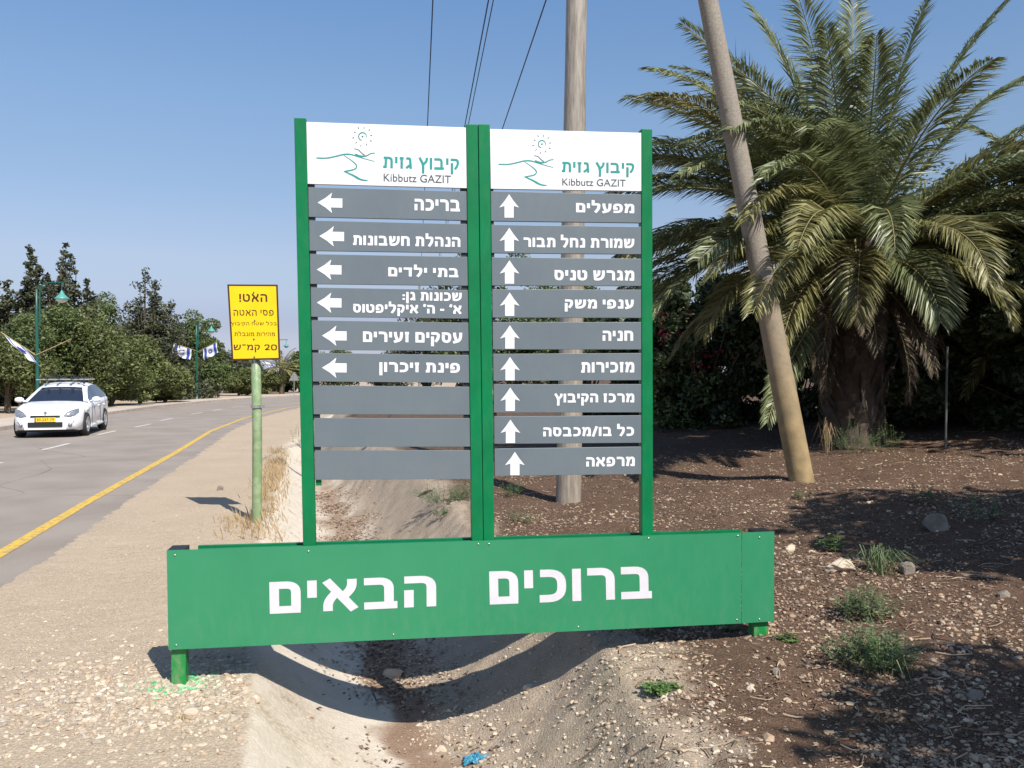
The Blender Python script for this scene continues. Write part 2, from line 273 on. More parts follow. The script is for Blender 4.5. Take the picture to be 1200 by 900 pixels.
# kerb: stones 1 m long near, and the sandy pavement behind
kerb = empty('kerb', kind='structure')
klen = 0; prev = None
for i in range(95):
    y = 12+i*.85*(1 if i < 60 else 1); a = Vector((ker(y), y, zleft(y))); y2 = y+.83; b = Vector((ker(y2), y2, zleft(y2)))
    d = (b-a).normalized(); nn = Vector((-d.y, d.x, 0)); mb = MB()
    o = Vector((0, 0, .12)); lo = Vector((0, 0, -.1))
    mb.add([a+lo, b+lo, b+lo+nn*.14, a+lo+nn*.14, a+o+nn*.015, b+o+nn*.015, b+o+nn*.14, a+o+nn*.14], [(0,3,2,1),(4,5,6,7),(0,1,5,4),(1,2,6,5),(2,3,7,6),(3,0,4,7)])
    mb.build('kerb_stone', M['kerb'], kerb)
sheet('pavement', lambda y: ker(y)-2.3, lambda y: ker(y)-.142, .112, M['walk'], ysr, kind='structure')

# ground sheet
def axis(fine0, fine1, step, far0, far1, gr=1.16):
    a = list(np.arange(fine0, fine1, step)); s = step; v = a[-1]
    while v < far1: s *= gr; v += s; a.append(v)
    s = step; v = a[0]; pre = []
    while v > far0: s *= gr; v -= s; pre.append(v)
    return np.array(pre[::-1]+a)
gx = np.concatenate([axis(-4.2, 5.2, .028, -4.3, 400), ]); ga = axis(-13., -4.25, .09, -400, -4.2); gx = np.concatenate([ga[ga < -4.24], gx[gx > -4.205]]); gy = axis(2.6, 9.0, .028, -60, 600, 1.07)
XX, YY = np.meshgrid(gx, gy); ZZ = G(XX, YY)
L_, R_ = lips(YY)
aw = np.interp(YY, RYs, YEL)+.5; kw = np.interp(YY, RYs, KER)
under = (XX < aw-.30) & (XX > kw-2.4) & (YY < 113)
ZZ = np.where(under, zleft(YY)-.06, ZZ)
edge = (np.abs(XX-aw+.0) < .40) & (~under)
zl_ = zleft(YY); te = sm(-.30, .06, XX-aw)
ZZ = np.where(edge, (zl_-.06)*(1-te)+np.minimum(ZZ, zl_+.012)*te+te*.006, ZZ)
ny, nx = XX.shape; idx = np.arange(nx*ny).reshape(ny, nx)
F = np.stack([idx[:-1, :-1], idx[:-1, 1:], idx[1:, 1:], idx[1:, :-1]], -1).reshape(-1, 4)
gm = npmesh('ground', np.stack([XX, YY, ZZ], -1), F, True)
u = (XX-L_)/(R_-L_); n1 = vnoise(XX, YY, 2.2, 7)+.5*vnoise(XX, YY, 7, 8)+.25*vnoise(XX, YY, 20, 9); n1 = n1/1.75
far = sm(6.2, 7.6, YY)
conc = sm(-.04, .0, u+(n1-.5)*.06)*(1-sm(.36, .42, u+(n1-.5)*.18)*(1-far))*(1-far*sm(.62, .85, u+(n1-.5)*.3))
conc = conc*(1-sm(.85, 1.05, u))*(1-far*sm(.50, .66, u+(n1-.5)*.2))
conc = conc*(1-far*.75*np.exp(-((u-.45-(n1-.5)*.3)/.13)**2))
sandr = sm(.5, .62, u+(n1-.5)*.25)*(1-sm(1.02, 1.22, u+(n1-.5)*.35))
red = sm(-.05, .2, XX-R_-.12*(1-far)+(n1-.5)*.8)
dirt = sm(.36, .42, u+(n1-.5)*.18)*(1-sm(.5, .62, u+(n1-.5)*.25))*(1-far)+far*.75*np.exp(-((u-.45-(n1-.5)*.3)/.13)**2)
bed = np.exp(-(((XX+1.75)/.85)**2+((YY-4.45)/.62)**2)**1.5)*sm(.3, .6, n1+.15)
paint = np.exp(-(((XX+1.79)/.13)**2+((YY-4.60)/.12)**2))*sm(.35, .6, n1+.2)*.9
for nm, A in (('conc', conc), ('sandr', sandr), ('red', red), ('dirt', dirt), ('bed', bed), ('paint', paint)):
    at = gm.attributes.new(nm, 'FLOAT', 'POINT'); at.data.foreach_set('value', np.clip(A, 0, 1).astype(np.float32).ravel())
def ground_material():
    m = bpy.data.materials.new('soil_and_gravel'); m.use_nodes = True; t = m.node_tree; b = t.nodes['Principled BSDF']; b.inputs['Roughness'].default_value = .95; b.inputs['Specular IOR Level'].default_value = .15
    tc = t.nodes.new('ShaderNodeTexCoord')
    def noise(s, d=6, r=.6):
        n = t.nodes.new('ShaderNodeTexNoise'); n.inputs['Scale'].default_value = s; n.inputs['Detail'].default_value = d; n.inputs['Roughness'].default_value = r; t.links.new(tc.outputs['Object'], n.inputs['Vector']); return n.outputs[0]
    def rng(x, a, c, lo=0., hi=1.):
        q = t.nodes.new('ShaderNodeMapRange'); q.inputs[1].default_value = a; q.inputs[2].default_value = c; q.inputs[3].default_value = lo; q.inputs[4].default_value = hi; t.links.new(x, q.inputs[0]); return q.outputs[0]
    def mix(f, a, c, mode='MIX'):
        q = t.nodes.new('ShaderNodeMix'); q.data_type = 'RGBA'; q.blend_type = mode
        for i, v in ((0, f), (6, a), (7, c)):
            if isinstance(v, (int, float)): q.inputs[i].default_value = v
            elif isinstance(v, tuple): q.inputs[i].default_value = (*v, 1)
            else: t.links.new(v, q.inputs[i])
        return q.outputs[2]
    def att(n):
        a = t.nodes.new('ShaderNodeAttribute'); a.attribute_name = n; return a.outputs['Fac']
    big = noise(.9); med = noise(6); fine = noise(70, 8, .75); grit = noise(220, 3)
    vor = t.nodes.new('ShaderNodeTexVoronoi'); vor.inputs['Scale'].default_value = 70; t.links.new(tc.outputs['Object'], vor.inputs['Vector'])
    vorc = t.nodes.new('ShaderNodeTexVoronoi'); vorc.inputs['Scale'].default_value = 38; t.links.new(tc.outputs['Object'], vorc.inputs['Vector'])
    tan = mix(rng(big, .35, .65), (.375, .29, .20), (.32, .245, .168)); tan = mix(rng(fine, .42, .68), tan, (.56, .475, .37)); tan = mix(rng(grit, .58, .66), tan, (.17, .12, .08)); tan = mix(rng(vorc.outputs['Distance'], .0, .22, .55, 0.), tan, (.62, .54, .43))
    con = mix(rng(med, .35, .65), (.61, .545, .45), (.53, .465, .375)); con = mix(rng(fine, .5, .75), con, (.66, .60, .50)); con = mix(rng(med, .62, .72), con, (.30, .235, .17)); con = mix(rng(grit, .66, .72), con, (.25, .19, .14))
    redc = mix(rng(med, .3, .7), (.062, .036, .024), (.104, .064, .043)); redc = mix(rng(fine, .48, .70), redc, (.19, .128, .088)); redc = mix(rng(grit, .62, .7), redc, (.38, .29, .2))
    snd = mix(rng(med, .3, .7), (.35, .285, .215), (.26, .20, .145)); snd = mix(rng(fine, .45, .7), snd, (.45, .375, .285)); snd = mix(rng(grit, .6, .68), snd, (.15, .10, .07))
    drt = mix(rng(med, .3, .7), (.20, .13, .088), (.27, .18, .125)); drt = mix(rng(fine, .5, .7), drt, (.36, .26, .18))
    bd = mix(rng(vorc.outputs['Distance'], .1, .6), (.62, .54, .42), (.36, .28, .2))
    c = mix(att('red'), tan, redc); c = mix(att('sandr'), c, snd); c = mix(att('conc'), c, con); c = mix(att('dirt'), c, drt); c = mix(att('bed'), c, bd); c = mix(att('paint'), c, (.03, .34, .09))
    t.links.new(c, b.inputs['Base Color'])
    bp = t.nodes.new('ShaderNodeBump'); bp.inputs['Strength'].default_value = .65; bp.inputs['Distance'].default_value = .012
    ad = t.nodes.new('ShaderNodeMath'); ad.operation = 'ADD'; t.links.new(fine, ad.inputs[0]); t.links.new(rng(vor.outputs['Distance'], 0, .7, .5, 0), ad.inputs[1])
    t.links.new(ad.outputs[0], bp.inputs['Height']); t.links.new(bp.outputs[0], b.inputs['Normal'])
    return m
link('ground', gm, ground_material(), kind='structure')

# ------------------------------------------------------------ the big directory sign
Y0S, TS = 4.791, 0.16
NV = Vector((TS, -1, 0)).normalized(); UV_ = Vector((1, TS, 0)).normalized()
FWD = Vector((0, math.cos(PITCH), -math.sin(PITCH))); UPV = Vector((0, math.sin(PITCH), math.cos(PITCH)))
def P(px, py, off=0.0):
    """point of the sign plane (shifted by off towards the viewer side) measured from the survey photo"""
    d = FWD+Vector((1, 0, 0))*((px-600)/1000)+UPV*((450-py)/1000); o = Vector((0, 0, CAMZ))
    p0 = Vector((0, Y0S, 0))+NV*off; t = (p0-o).dot(NV)/d.dot(NV); return o+d*t
def plate(name, quad, off, thick, m, parent, bevel=0, **k):
    """quad TL TR BR BL in survey coordinates; front face at off, extruded backwards"""
    f = [P(x, y, off) for x, y in quad]; b = [p-NV*thick for p in f]
    mb = MB().add(f+b, [(3, 2, 1, 0), (4, 5, 6, 7), (0, 1, 5, 4), (1, 2, 6, 5), (2, 3, 7, 6), (3, 0, 4, 7)])
    return mb.build(name, m, parent, bevel, **k)
def text_geo(s, offset):
    cu = bpy.data.curves.new('lettering', 'FONT'); cu.body = s; cu.size = 1; cu.offset = offset; cu.resolution_u = 6; cu.fill_mode = 'FRONT'
    o = bpy.data.objects.new('lettering_tmp', cu); COL.objects.link(o); bpy.context.view_layer.update()
    dg = bpy.context.evaluated_depsgraph_get(); me = bpy.data.meshes.new_from_object(o.evaluated_get(dg))
    V = [tuple(v.co) for v in me.vertices]; Fc = [tuple(p.vertices) for p in me.polygons]
    bpy.data.objects.remove(o); bpy.data.curves.remove(cu); bpy.data.meshes.remove(me)
    return V, Fc
# Hebrew letters as strokes: (x, y, corner radius) on a unit-high letter, last entry the advance width
GL = {
 'א': ([[(.06,.98),(.74,.02)], [(.68,1),(.68,.72,.15),(.46,.42)], [(.10,0),(.10,.3,.15),(.32,.62)]], .80),
 'ב': ([[(0,.89),(.60,.89,.24),(.60,.11)], [(0,.11),(.80,.11)]], .80),
 'ג': ([[(.04,.89),(.36,.89,.14),(.42,0)], [(.41,.36),(.04,.06)]], .53),
 'ד': ([[(0,.89),(.74,.89)], [(.58,.89),(.58,0)]], .74),
 'ה': ([[(0,.89),(.65,.89,.26),(.65,0)], [(.11,.56),(.11,0)]], .76),
 'ו': ([[(.11,1),(.11,0)]], .22),
 'ז': ([[(0,.89),(.34,.89)], [(.17,.9),(.17,0)]], .34),
 'ח': ([[(.11,0),(.11,.89),(.66,.89,.24),(.66,0)]], .77),
 'ט': ([[(.11,1),(.11,.11,.3),(.70,.11,.3),(.70,.89,.22),(.40,.89)]], .81),
 'י': ([[(.11,1),(.11,.45)]], .22),
 'כ': ([[(.02,.89),(.58,.89,.34),(.58,.11,.34),(0,.11)]], .69),
 'ל': ([[(.11,1.36),(.11,.89),(.60,.89,.12),(.56,.42,.2),(.28,0)]], .71),
 'ם': ([[(.11,0),(.11,.89),(.63,.89,.24),(.63,.11)], [(0,.11),(.74,.11)]], .74),
 'מ': ([[(.06,1),(.20,.72,.05)], [(.11,0),(.20,.6,.1),(.36,.89,.12),(.68,.89,.24),(.68,.11)], [(.79,.11),(.40,.11)]], .79),
 'ן': ([[(.11,1),(.11,-.36)]], .22),
 'נ': ([[(.08,.89),(.38,.89,.12),(.38,.11)], [(0,.11),(.49,.11)]], .49),
 'ס': ([[(0,.89),(.66,.89,.3),(.66,.11,.42),(.12,.11,.36),(.13,.86)]], .77),
 'ע': ([[(.64,1),(.62,.45,.3),(.48,.18,.2),(.0,.03)], [(.12,1),(.14,.6,.2),(.30,.2)]], .75),
 'פ': ([[(.36,.46),(.11,.46),(.11,.89,.2),(.65,.89,.34),(.65,.11,.34),(0,.11)]], .76),
 'ק': ([[(0,.89),(.62,.89,.26),(.58,.4,.2),(.36,.08)], [(.11,.60),(.11,-.36)]], .72),
 'ר': ([[(0,.89),(.60,.89,.26),(.60,0)]], .71),
 'ש': ([[(.11,1),(.17,.11,.05),(.60,.11,.3),(.86,.4,.3),(.86,1)], [(.49,1),(.46,.58,.1),(.16,.40)]], .97),
 'ת': ([[(.04,.89),(.70,.89,.26),(.70,0)], [(.24,.89),(.20,.11),(0,.11)]], .81),
 'ץ': ([[(.68,1),(.66,.7,.15),(.40,.42)], [(.06,1),(.38,.42,.3),(.36,-.36)]], .74),
 ':': ([[(.11,.70),(.11,.48)], [(.11,.26),(.11,.04)]], .22), '-': ([[(0,.46),(.42,.46)]], .42), '/': ([[(.04,-.05),(.40,1.1)]], .44),
 '׳': ([[(.16,1.12),(.08,.78)]], .22), '״': ([[(.10,1.05),(.08,.80)], [(.34,1.05),(.32,.80)]], .40), '!': ([[(.11,1),(.11,.32)], [(.11,.2),(.11,0)]], .22),
 '2': ([[(.04,.74),(.10,.93,.12),(.36,.95,.2),(.58,.9,.2),(.56,.55,.2),(.1,.1),(.1,.1),(.66,.1)]], .66),
 '0': ([[(.35,.94),(.66,.94,.3),(.66,.06,.3),(.08,.06,.3),(.08,.94,.3),(.34,.94)]], .74)}
def round_poly(pts):
    out = []
    for i, p in enumerate(pts):
        r = p[2] if len(p) > 2 else 0
        if r and 0 < i < len(pts)-1:
            c = Vector(p[:2]); a = Vector(pts[i-1][:2]); b = Vector(pts[i+1][:2]); da = (a-c); db = (b-c)
            la = min(r, da.length*.98 if i == 1 else da.length*.5); lb = min(r, db.length*.98 if i == len(pts)-2 else db.length*.5)
            A = c+da.normalized()*la; B = c+db.normalized()*lb
            for k in range(7):
                t = k/6; out.append(A*(1-t)**2+c*2*t*(1-t)+B*t*t)
        else: out.append(Vector(p[:2]))
    return out
def glyph_layout(s, T):
    """visual left-to-right string -> list of (verts, faces); z holds a tiny stagger so strokes never share a plane"""
    x = 0; res = []
    for ch in s:
        if ch == ' ': x += .38; continue
        st, adv = GL[ch]; V = []; Fc = []; z = 0
        for pl in st:
            p = round_poly(pl); n = len(p); b = len(V)
            for i in range(n):
                d0 = (p[i]-p[i-1]).normalized() if i else None; d1 = (p[i+1]-p[i]).normalized() if i < n-1 else None
                if d0 is None or (d0.length == 0): d0 = d1
                if d1 is None or (d1.length == 0): d1 = d0
                n0 = Vector((-d0.y, d0.x)); n1 = Vector((-d1.y, d1.x)); m_ = (n0+n1); m_ = m_.normalized() if m_.length > 1e-6 else n0
                f = 1/max(.45, m_.dot(n0)); o = m_*(T/2*f)
                V += [(x+p[i].x+o.x, p[i].y+o.y, z), (x+p[i].x-o.x, p[i].y-o.y, z)]
            Fc += [(b+2*i, b+2*i+1, b+2*i+3, b+2*i+2) for i in range(n-1)]; z += 1
        res.append((V, Fc)); x += adv+.17
    return res
def heb(s): return s[::-1]
def fit_text(s, quad, place, m, parent, T=.24, latin=False, name='letter', weight=0.0):
    if latin: gl = [text_geo(s, weight)]
    else: gl = glyph_layout(s, T)
    xs = [v[0] for g in gl for v in g[0]]; ys = [v[1] for g in gl for v in g[0]]; x0, x1, y0, y1 = min(xs), max(xs), min(ys), max(ys)
    tl, tr, br, bl = quad
    for V, Fc in gl:
        out = []
        for v in V:
            a = (v[0]-x0)/(x1-x0); b = (y1-v[1])/(y1-y0)
            px = (tl[0]*(1-a)+tr[0]*a)*(1-b)+(bl[0]*(1-a)+br[0]*a)*b; py = (tl[1]*(1-a)+tr[1]*a)*(1-b)+(bl[1]*(1-a)+br[1]*a)*b
            out.append(place(px, py)+Vector((TS, -1, 0)).normalized()*(.00025*(v[2] if not latin else 0)))
        MB().add(out, Fc).build(name if not latin else 'lettering', m, parent)
sign = empty('directory_sign', tuple(P(560, 806))[:2]+(0,), label='tall double directory sign with green posts, grey arrow panels and a long green welcome board', cat='sign')
sign.location = (0, 0, 0)
posts = [[(344.6, 138), (358.6, 138.4), (370.2, 650), (355.3, 650)], [(546.2, 145.4), (559.9, 145.6), (566.4, 640), (553.2, 640)],
         [(560.7, 145.2), (573.9, 145.6), (579.4, 640), (566.9, 640)], [(752, 150.7), (764.4, 151.2), (765.5, 636), (752.6, 636)]]
for q in posts: plate('post', q, -.012, .064, M['post'], sign, .003)
for q in posts:
    t = [q[0], q[1], (q[1][0], q[1][1]+2), (q[0][0], q[0][1]+2)]
def lerp(a, b, t): return a+(b-a)*t
Ltl = [219.3, 258.3, 297.7, 336.8, 375.3, 413.4, 451.7, 490, 528]; Ltr = [224.4, 262.6, 301.0, 339.9, 378.2, 416.1, 453.3, 490.2, 527.8]
Lbl = [254.1, 293.7, 332.7, 371.2, 410.1, 447.1, 485.5, 523.8, 562.3]; Lbr = [258.3, 296.4, 334.9, 373.4, 411.4, 448.6, 486, 523.4, 561.4]
Rtl = [224, 263.3, 301.4, 339.1, 377.5, 414.7, 450.5, 488.1, 525.9]; Rtr = [228.1, 265.7, 303.2, 339.5, 377.5, 413.8, 450.2, 486.8, 523.5]
Rbl = [258.9, 296.4, 334.6, 372.1, 409.5, 446.4, 483.5, 520.2, 557.8]; Rbr = [261.1, 297.9, 335.1, 372.5, 409.5, 445.5, 483.2, 518.9, 555.6]
rows_l = []; rows_r = []
PO = -.020
for i in range(9):
    a = i/8
    xl = lerp(361.2, 369.6, (Ltl[i]-219)/343); xr = lerp(546.6, 552, (Ltr[i]-219)/343)
    ql = [(xl, Ltl[i]), (xr, Ltr[i]), (xr+.4, Lbr[i]), (xl+.5, Lbl[i])]
    xl2 = lerp(575.2, 579.6, i/8); xr2 = lerp(751.8, 752.2, i/8)
    qr = [(xl2, Rtl[i]), (xr2, Rtr[i]), (xr2, Rbr[i]), (xl2+.3, Rbl[i])]
    rows_l.append((ql, plate('direction_panel', ql, PO, .024, M['grey'], sign, .0012)))
    rows_r.append((qr, plate('direction_panel', qr, PO, .024, M['grey'], sign, .0012)))
hl = [(358.9, 142.8), (546.4, 149.4), (547.2, 220.4), (360.5, 215.3)]; hr = [(574.1, 151.1), (752, 155.7), (752, 223.9), (575.2, 221.1)]
HL = plate('header_panel', hl, PO+.002, .026, M['white'], sign, .0012); HR = plate('header_panel', hr, PO+.002, .026, M['white'], sign, .0012)
# dark spacer blocks and thin frame rail behind the panels
for i in range(9):
    y1 = Lbl[i-1] if i else 215.3; y2 = Ltl[i]; xl = lerp(361, 369, (y2-219)/343)
    plate('spacer', [(xl, y1-2), (xl+7.5, y1-2), (xl+7.5, y2+2), (xl, y2+2)], -.030, .03, M['black'], sign)
    y1 = Lbr[i-1] if i else 220.4; y2 = Ltr[i]; xr = lerp(547, 552, (y2-219)/343)
    plate('spacer', [(xr-7.5, y1-2), (xr, y1-2), (xr, y2+2), (xr-7.5, y2+2)], -.030, .03, M['black'], sign)
    y1 = Rbl[i-1] if i else 221.1; y2 = Rtl[i]; xl = lerp(575, 579.5, i/8)
    plate('spacer', [(xl, y1-2), (xl+3.2, y1-2), (xl+3.2, y2+2), (xl, y2+2)], -.030, .03, M['black'], sign)
plate('spacer', [(370, 561), (376.5, 561), (376.5, 569), (370.2, 569)], -.036, .02, M['post'], sign)
# panel lettering
TO = PO+.0015
def place_panel(px, py): return P(px, py, TO)
def row_quad(q, x0, x1, ya, yb):
    """box given at the text centre; follows the slope of the panel"""
    (lx, ly), (rx, ry), (bx, by), (cx, cy) = q; s = ((ry-ly)/(rx-lx)+(by-cy)/(bx-cx))/2; xm = (x0+x1)/2
    return [(x0, ya+(x0-xm)*s), (x1, ya+(x1-xm)*s), (x1, yb+(x1-xm)*s), (x0, yb+(x0-xm)*s)]
def arrow(q, row, kind, m=M['white']):
    (lx, ly), (rx, ry), (bx, by), (cx, cy) = q
    if kind == 'L':
        x0 = {0: 372.2, 1: 374.2, 2: 371.2, 3: 371.2, 4: 377.2, 5: 377.2}[row]; yc = (ly+cy)/2+.6; s = .025*(1-row/8)
        pts = [(0, 0), (17, -12), (15.3, -5.4), (29, -5.4), (29, 5.4), (15.3, 5.4), (17, 12)]
        mid = [(9.5, -5), (9.5, 5)]
        poly = [(0, 0), (9.2, -5.6), (17, -12), (15.3, -5.4), (29, -5.4), (29, 5.4), (15.3, 5.4), (17, 12), (9.2, 5.6)]
        pts = [P(x0+a, yc+b+a*s, TO) for a, b in poly]
        return MB().add(pts, [(0, 8, 1), (1, 3, 2), (8, 7, 6), (1, 8, 6, 3), (3, 6, 5, 4)][:]).build('arrow', m, None)
    xc = lerp(596.6, 598.4, row/8)+(5 if row == 8 else 0); y0 = ly+3.6
    poly = [(0, 0), (4.9, 7.5), (11.6, 16), (5.4, 14), (5.4, 28), (-5.4, 28), (-5.4, 14), (-11.6, 16), (-4.9, 7.5)]
    pts = [P(xc+a, y0+b*.98, TO) for a, b in poly]
    return MB().add(pts, [(0, 8, 1), (1, 3, 2), (8, 7, 6), (1, 8, 6, 3), (3, 6, 5, 4)]).build('arrow', m, None)
LT = [[("בריכה", 485.7, 538.9, 233.5, 247.3)], [("הנהלת חשבונות", 413.7, 539.5, 273, 289)], [("בתי ילדים", 455, 537.1, 310.2, 325)],
      [("שכונות גן:", 471.6, 541.1, 342.4, 355.8), ("א׳ - ה׳ איקליפטוס", 413.9, 541.1, 353.6, 370.6)], [("עסקים זעירים", 425.3, 541.7, 389, 405.5)], [("פינת זיכרון", 444.5, 538.9, 424.8, 440.3)]]
RT = [("מפעלים", 675, 743.3, 234.7, 250.2), ("שמורת נחל תבור", 613.5, 743.3, 275.2, 290.8), ("מגרש טניס", 649.8, 743.3, 316.2, 329), ("ענפי משק", 661.8, 742.8, 350.5, 365.2),
      ("חניה", 706.1, 742, 387.5, 399.6), ("מזכירות", 681, 743.3, 423.8, 436.7), ("מרכז הקיבוץ", 649.3, 743.3, 460.6, 475.3), ("כל בו/מכבסה", 636.5, 743, 496.9, 512), ("מרפאה", 686.9, 743.9, 535, 547)]
for i, ts in enumerate(LT):
    q, o = rows_l[i]; arrow(q, i, 'L').parent = o
    for (s, a, b, c, d) in ts: fit_text(heb(s), row_quad(q, a, b, c, d), place_panel, M['white'], o, .255)
for i, (s, a, b, c, d) in enumerate(RT):
    q, o = rows_r[i]; arrow(q, i, 'U').parent = o
    fit_text(heb(s), row_quad(q, a, b, c, d), place_panel, M['white'], o, .255)
def place_head(px, py): return P(px, py, PO+.0035)
fit_text(heb("קיבוץ גזית"), row_quad(hl, 449.1, 538, 183.9, 203), place_head, M['teal'], HL, .20)
fit_text("Kibbutz GAZIT", row_quad(hl, 449.6, 528.5, 204.4, 213.6), place_head, M['ink'], HL, latin=True, weight=.004)
fit_text(heb("קיבוץ גזית"), row_quad(hr, 658.5, 743.3, 189.6, 206.8), place_head, M['teal'], HR, .20)
fit_text("Kibbutz GAZIT", row_quad(hr, 659, 733.3, 209.6, 218), place_head, M['ink'], HR, latin=True, weight=.004)
def emblem(parent, fx):
    mb = MB()
    def spl(pts, n=6):
        out = []; q = [pts[0]]+pts+[pts[-1]]
        for i in range(1, len(q)-2):
            for k in range(n):
                t = k/n; out.append(tuple(.5*((2*q[i][j])+(-q[i-1][j]+q[i+1][j])*t+(2*q[i-1][j]-5*q[i][j]+4*q[i+1][j]-q[i+2][j])*t*t+(-q[i-1][j]+3*q[i][j]-3*q[i+1][j]+q[i+2][j])*t**3) for j in (0, 1)))
        out.append(pts[-1]); return out
    def stroke(pts, w0, w1, mi, wm=None, smooth=True, dz=0):
        p = spl(pts) if smooth else pts; vs = []; n = len(p)
        for i, (x, y) in enumerate(p):
            a = p[max(i-1, 0)]; b = p[min(i+1, n-1)]; dx, dy = b[0]-a[0], b[1]-a[1]; l = math.hypot(dx, dy) or 1
            t = i/(n-1); w = lerp(w0, w1, t) if wm is None else (lerp(w0, wm, t*2) if t < .5 else lerp(wm, w1, t*2-1))
            for s in (-1, 1):
                X, Y = fx(x-dy/l*w/2*s, y+dx/l*w/2*s); vs.append(P(X, Y, PO+.0034+dz))
        mb.add(vs, [(2*i, 2*i+1, 2*i+3, 2*i+2) for i in range(n-1)], mi)
    stroke([(168, 300), (230, 301), (290, 290), (340, 278), (385, 277), (430, 290), (480, 306), (540, 322)], 8, 3, 0, 9)
    stroke([(415, 276), (450, 288), (488, 286), (515, 272), (543, 268)], 11, 4, 0, 8, dz=.0003)
    stroke([(408, 240), (436, 248), (455, 266), (476, 282)], 3, 5, 1, dz=.0006)
    stroke([(345, 285), (395, 318), (424, 348), (412, 372), (350, 386)], 3, 8, 0, 8)
    stroke([(343, 384), (400, 410), (450, 437), (496, 445)], 5, 5, 0, 13, dz=.0003)
    cx, cy = 463, 163
    stroke([(cx+25*math.cos(a), cy+25*math.sin(a)) for a in [R(20-k*20) for k in range(15)]], 3, 5, 0, 8)
    stroke([(cx-5, cy), (cx+5, cy)], 9, 9, 1, smooth=False)
    for k in range(10):
        a = R(-80+k*36); r = 50+4*(k % 2); stroke([(cx+r*math.cos(a), cy+r*math.sin(a)), (cx+(r+13)*math.cos(a), cy+(r+13)*math.sin(a))], 5, 4, 1, smooth=False)
    mb.build('emblem', [M['teal'], M['ink']], parent)
emblem(HL, lambda x, y: (340+x/5.4545, 130+y/5.4545))
emblem(HR, lambda x, y: (560+(133+(x-168)*.939)/5.4545, 130+(340+(y-300)*.938)/5.4545))
# base: long board, end panel, hollow frame behind, feet
BB = plate('base_board', [(195.2, 645.0), (868.9, 624.4), (868.4, 730.6), (197.4, 761.6)], 0, .004, M['board'], sign)
EP = plate('end_panel', [(869.6, 624.2), (907.3, 622.8), (907, 728.2), (869.1, 730.4)], .001, .004, M['board'], sign)
def frame_bar(q, off, th, m=M['post'], name='frame_rail'): plate(name, q, off, th, m, sign)
# top rails front and back and end caps give the box its depth
plate('top_rail', [(232, 644.0), (868, 624.6), (868, 631), (232, 650.5)], -.0065, .03, M['post'], sign)
plate('rear_rail', [(232, 640), (868, 621.5), (868, 641), (232, 660)], -.110, .03, M['post'], sign)
plate('bottom_rail', [(222, 752), (868, 722), (868, 728.5), (222, 758.5)], -.0065, .125, M['post'], sign)
plate('end_cap', [(195.8, 644.9), (216, 644.2), (217.8, 759.5), (197.8, 760.4)], -.0062, .128, M['black'], sign)
plate('end_cap', [(887, 623.8), (906.6, 623.0), (906.2, 727), (886.6, 728)], -.0072, .124, M['black'], sign)
def screw(px, py, parent, off=.0005):
    c = P(px, py, off); MB().lathe(c, [(0.0055, -.002), (.0055, .002), (.004, .004), (0, .0045)], 8, 0, axis=tuple(NV)).build('screw', M['screw'], parent)
for x, y in [(205, 650.5), (206.5, 756), (361.5, 646), (461, 743.5), (560.5, 637.5), (573, 637.3), (760, 630.8), (677.5, 734.5), (864.6, 627.8), (863.4, 726.3)]: screw(x, y, BB)
for x, y in [(890, 629.8), (889.9, 725.6)]: screw(x, y, EP, .0015)
def foot(px0, px1, pyt, pyb):
    f = [P(px0, pyt, -.03), P(px1, pyt, -.03)]; b0 = P(px0, pyb, -.03); b1 = P(px1, pyb, -.03)
    z = Gs(b0.x, b0.y)-.06; vs = []
    for a in f: vs.append(a)
    for a in (b0, b1): vs.append(Vector((a.x, a.y, min(a.z, z))))
    fr = [vs[0], vs[1], vs[3], vs[2]]; bk = [p-NV*.08 for p in fr]
    MB().add(fr+bk, [(3, 2, 1, 0), (4, 5, 6, 7), (0, 1, 5, 4), (1, 2, 6, 5), (2, 3, 7, 6), (3, 0, 4, 7)]).build('foot', M['foot'], sign, .003)
foot(200.5, 217.5, 740, 804); foot(883.5, 900.5, 720, 748.5)
def place_board(px, py): return P(px, py, .0012)
fit_text(heb("הבאים"), [(315.5, 680.7), (511, 672.6), (511.2, 712), (316.2, 721)], place_board, M['lilac'], BB, .23)
fit_text(heb("ברוכים"), [(573.2, 669.7), (763.4, 663.4), (764, 701), (574, 708.5)], place_board, M['lilac'], BB, .23)

# ------------------------------------------------------------ yellow warning sign
ys_ = empty('warning_sign', (-2.91, 9.7, Gs(-2.91, 9.7)), 0, label='small yellow Hebrew speed warning sign on a chipped pale green post beside the road', cat='sign')
z0 = ys_.location.z; zt = CAMZ+(430-424)/1000*9.7
MB().tube([(0, 0, -.1), (.01, 0, 1.0), (0, 0, zt-z0+.0), (0, 0, zt-z0+.03)], [.056, .054, .053, .03], 16).build('post', M['pgreen'], ys_)
MB().tube([(0, 0, 0), (0, 0, .9)], .019, 8).build('bracket', M['alu'], ys_).location = (0, -.035, zt-z0-.1)
cl = MB().tube([(.005, 0, .0), (.005, 0, .035)], .066, 16); cl.box((.07, -.02, .018), (.05, .02, .03)); cl.build('clamp', M['alu'], ys_).location = (0, 0, 1.30)
def PY(px, py, d=0):   # local to the sign plate plane, facing the viewer, slightly turned and leaning
    Y = 9.62-d; k = (px-600)/1000*Y+2.91; z = CAMZ+(430-py)/1000*Y-z0; return Vector((k, Y-9.7, z))
Q = [(267, 333.5), (326, 333.8), (328.6, 421.3), (271.8, 422.5)]
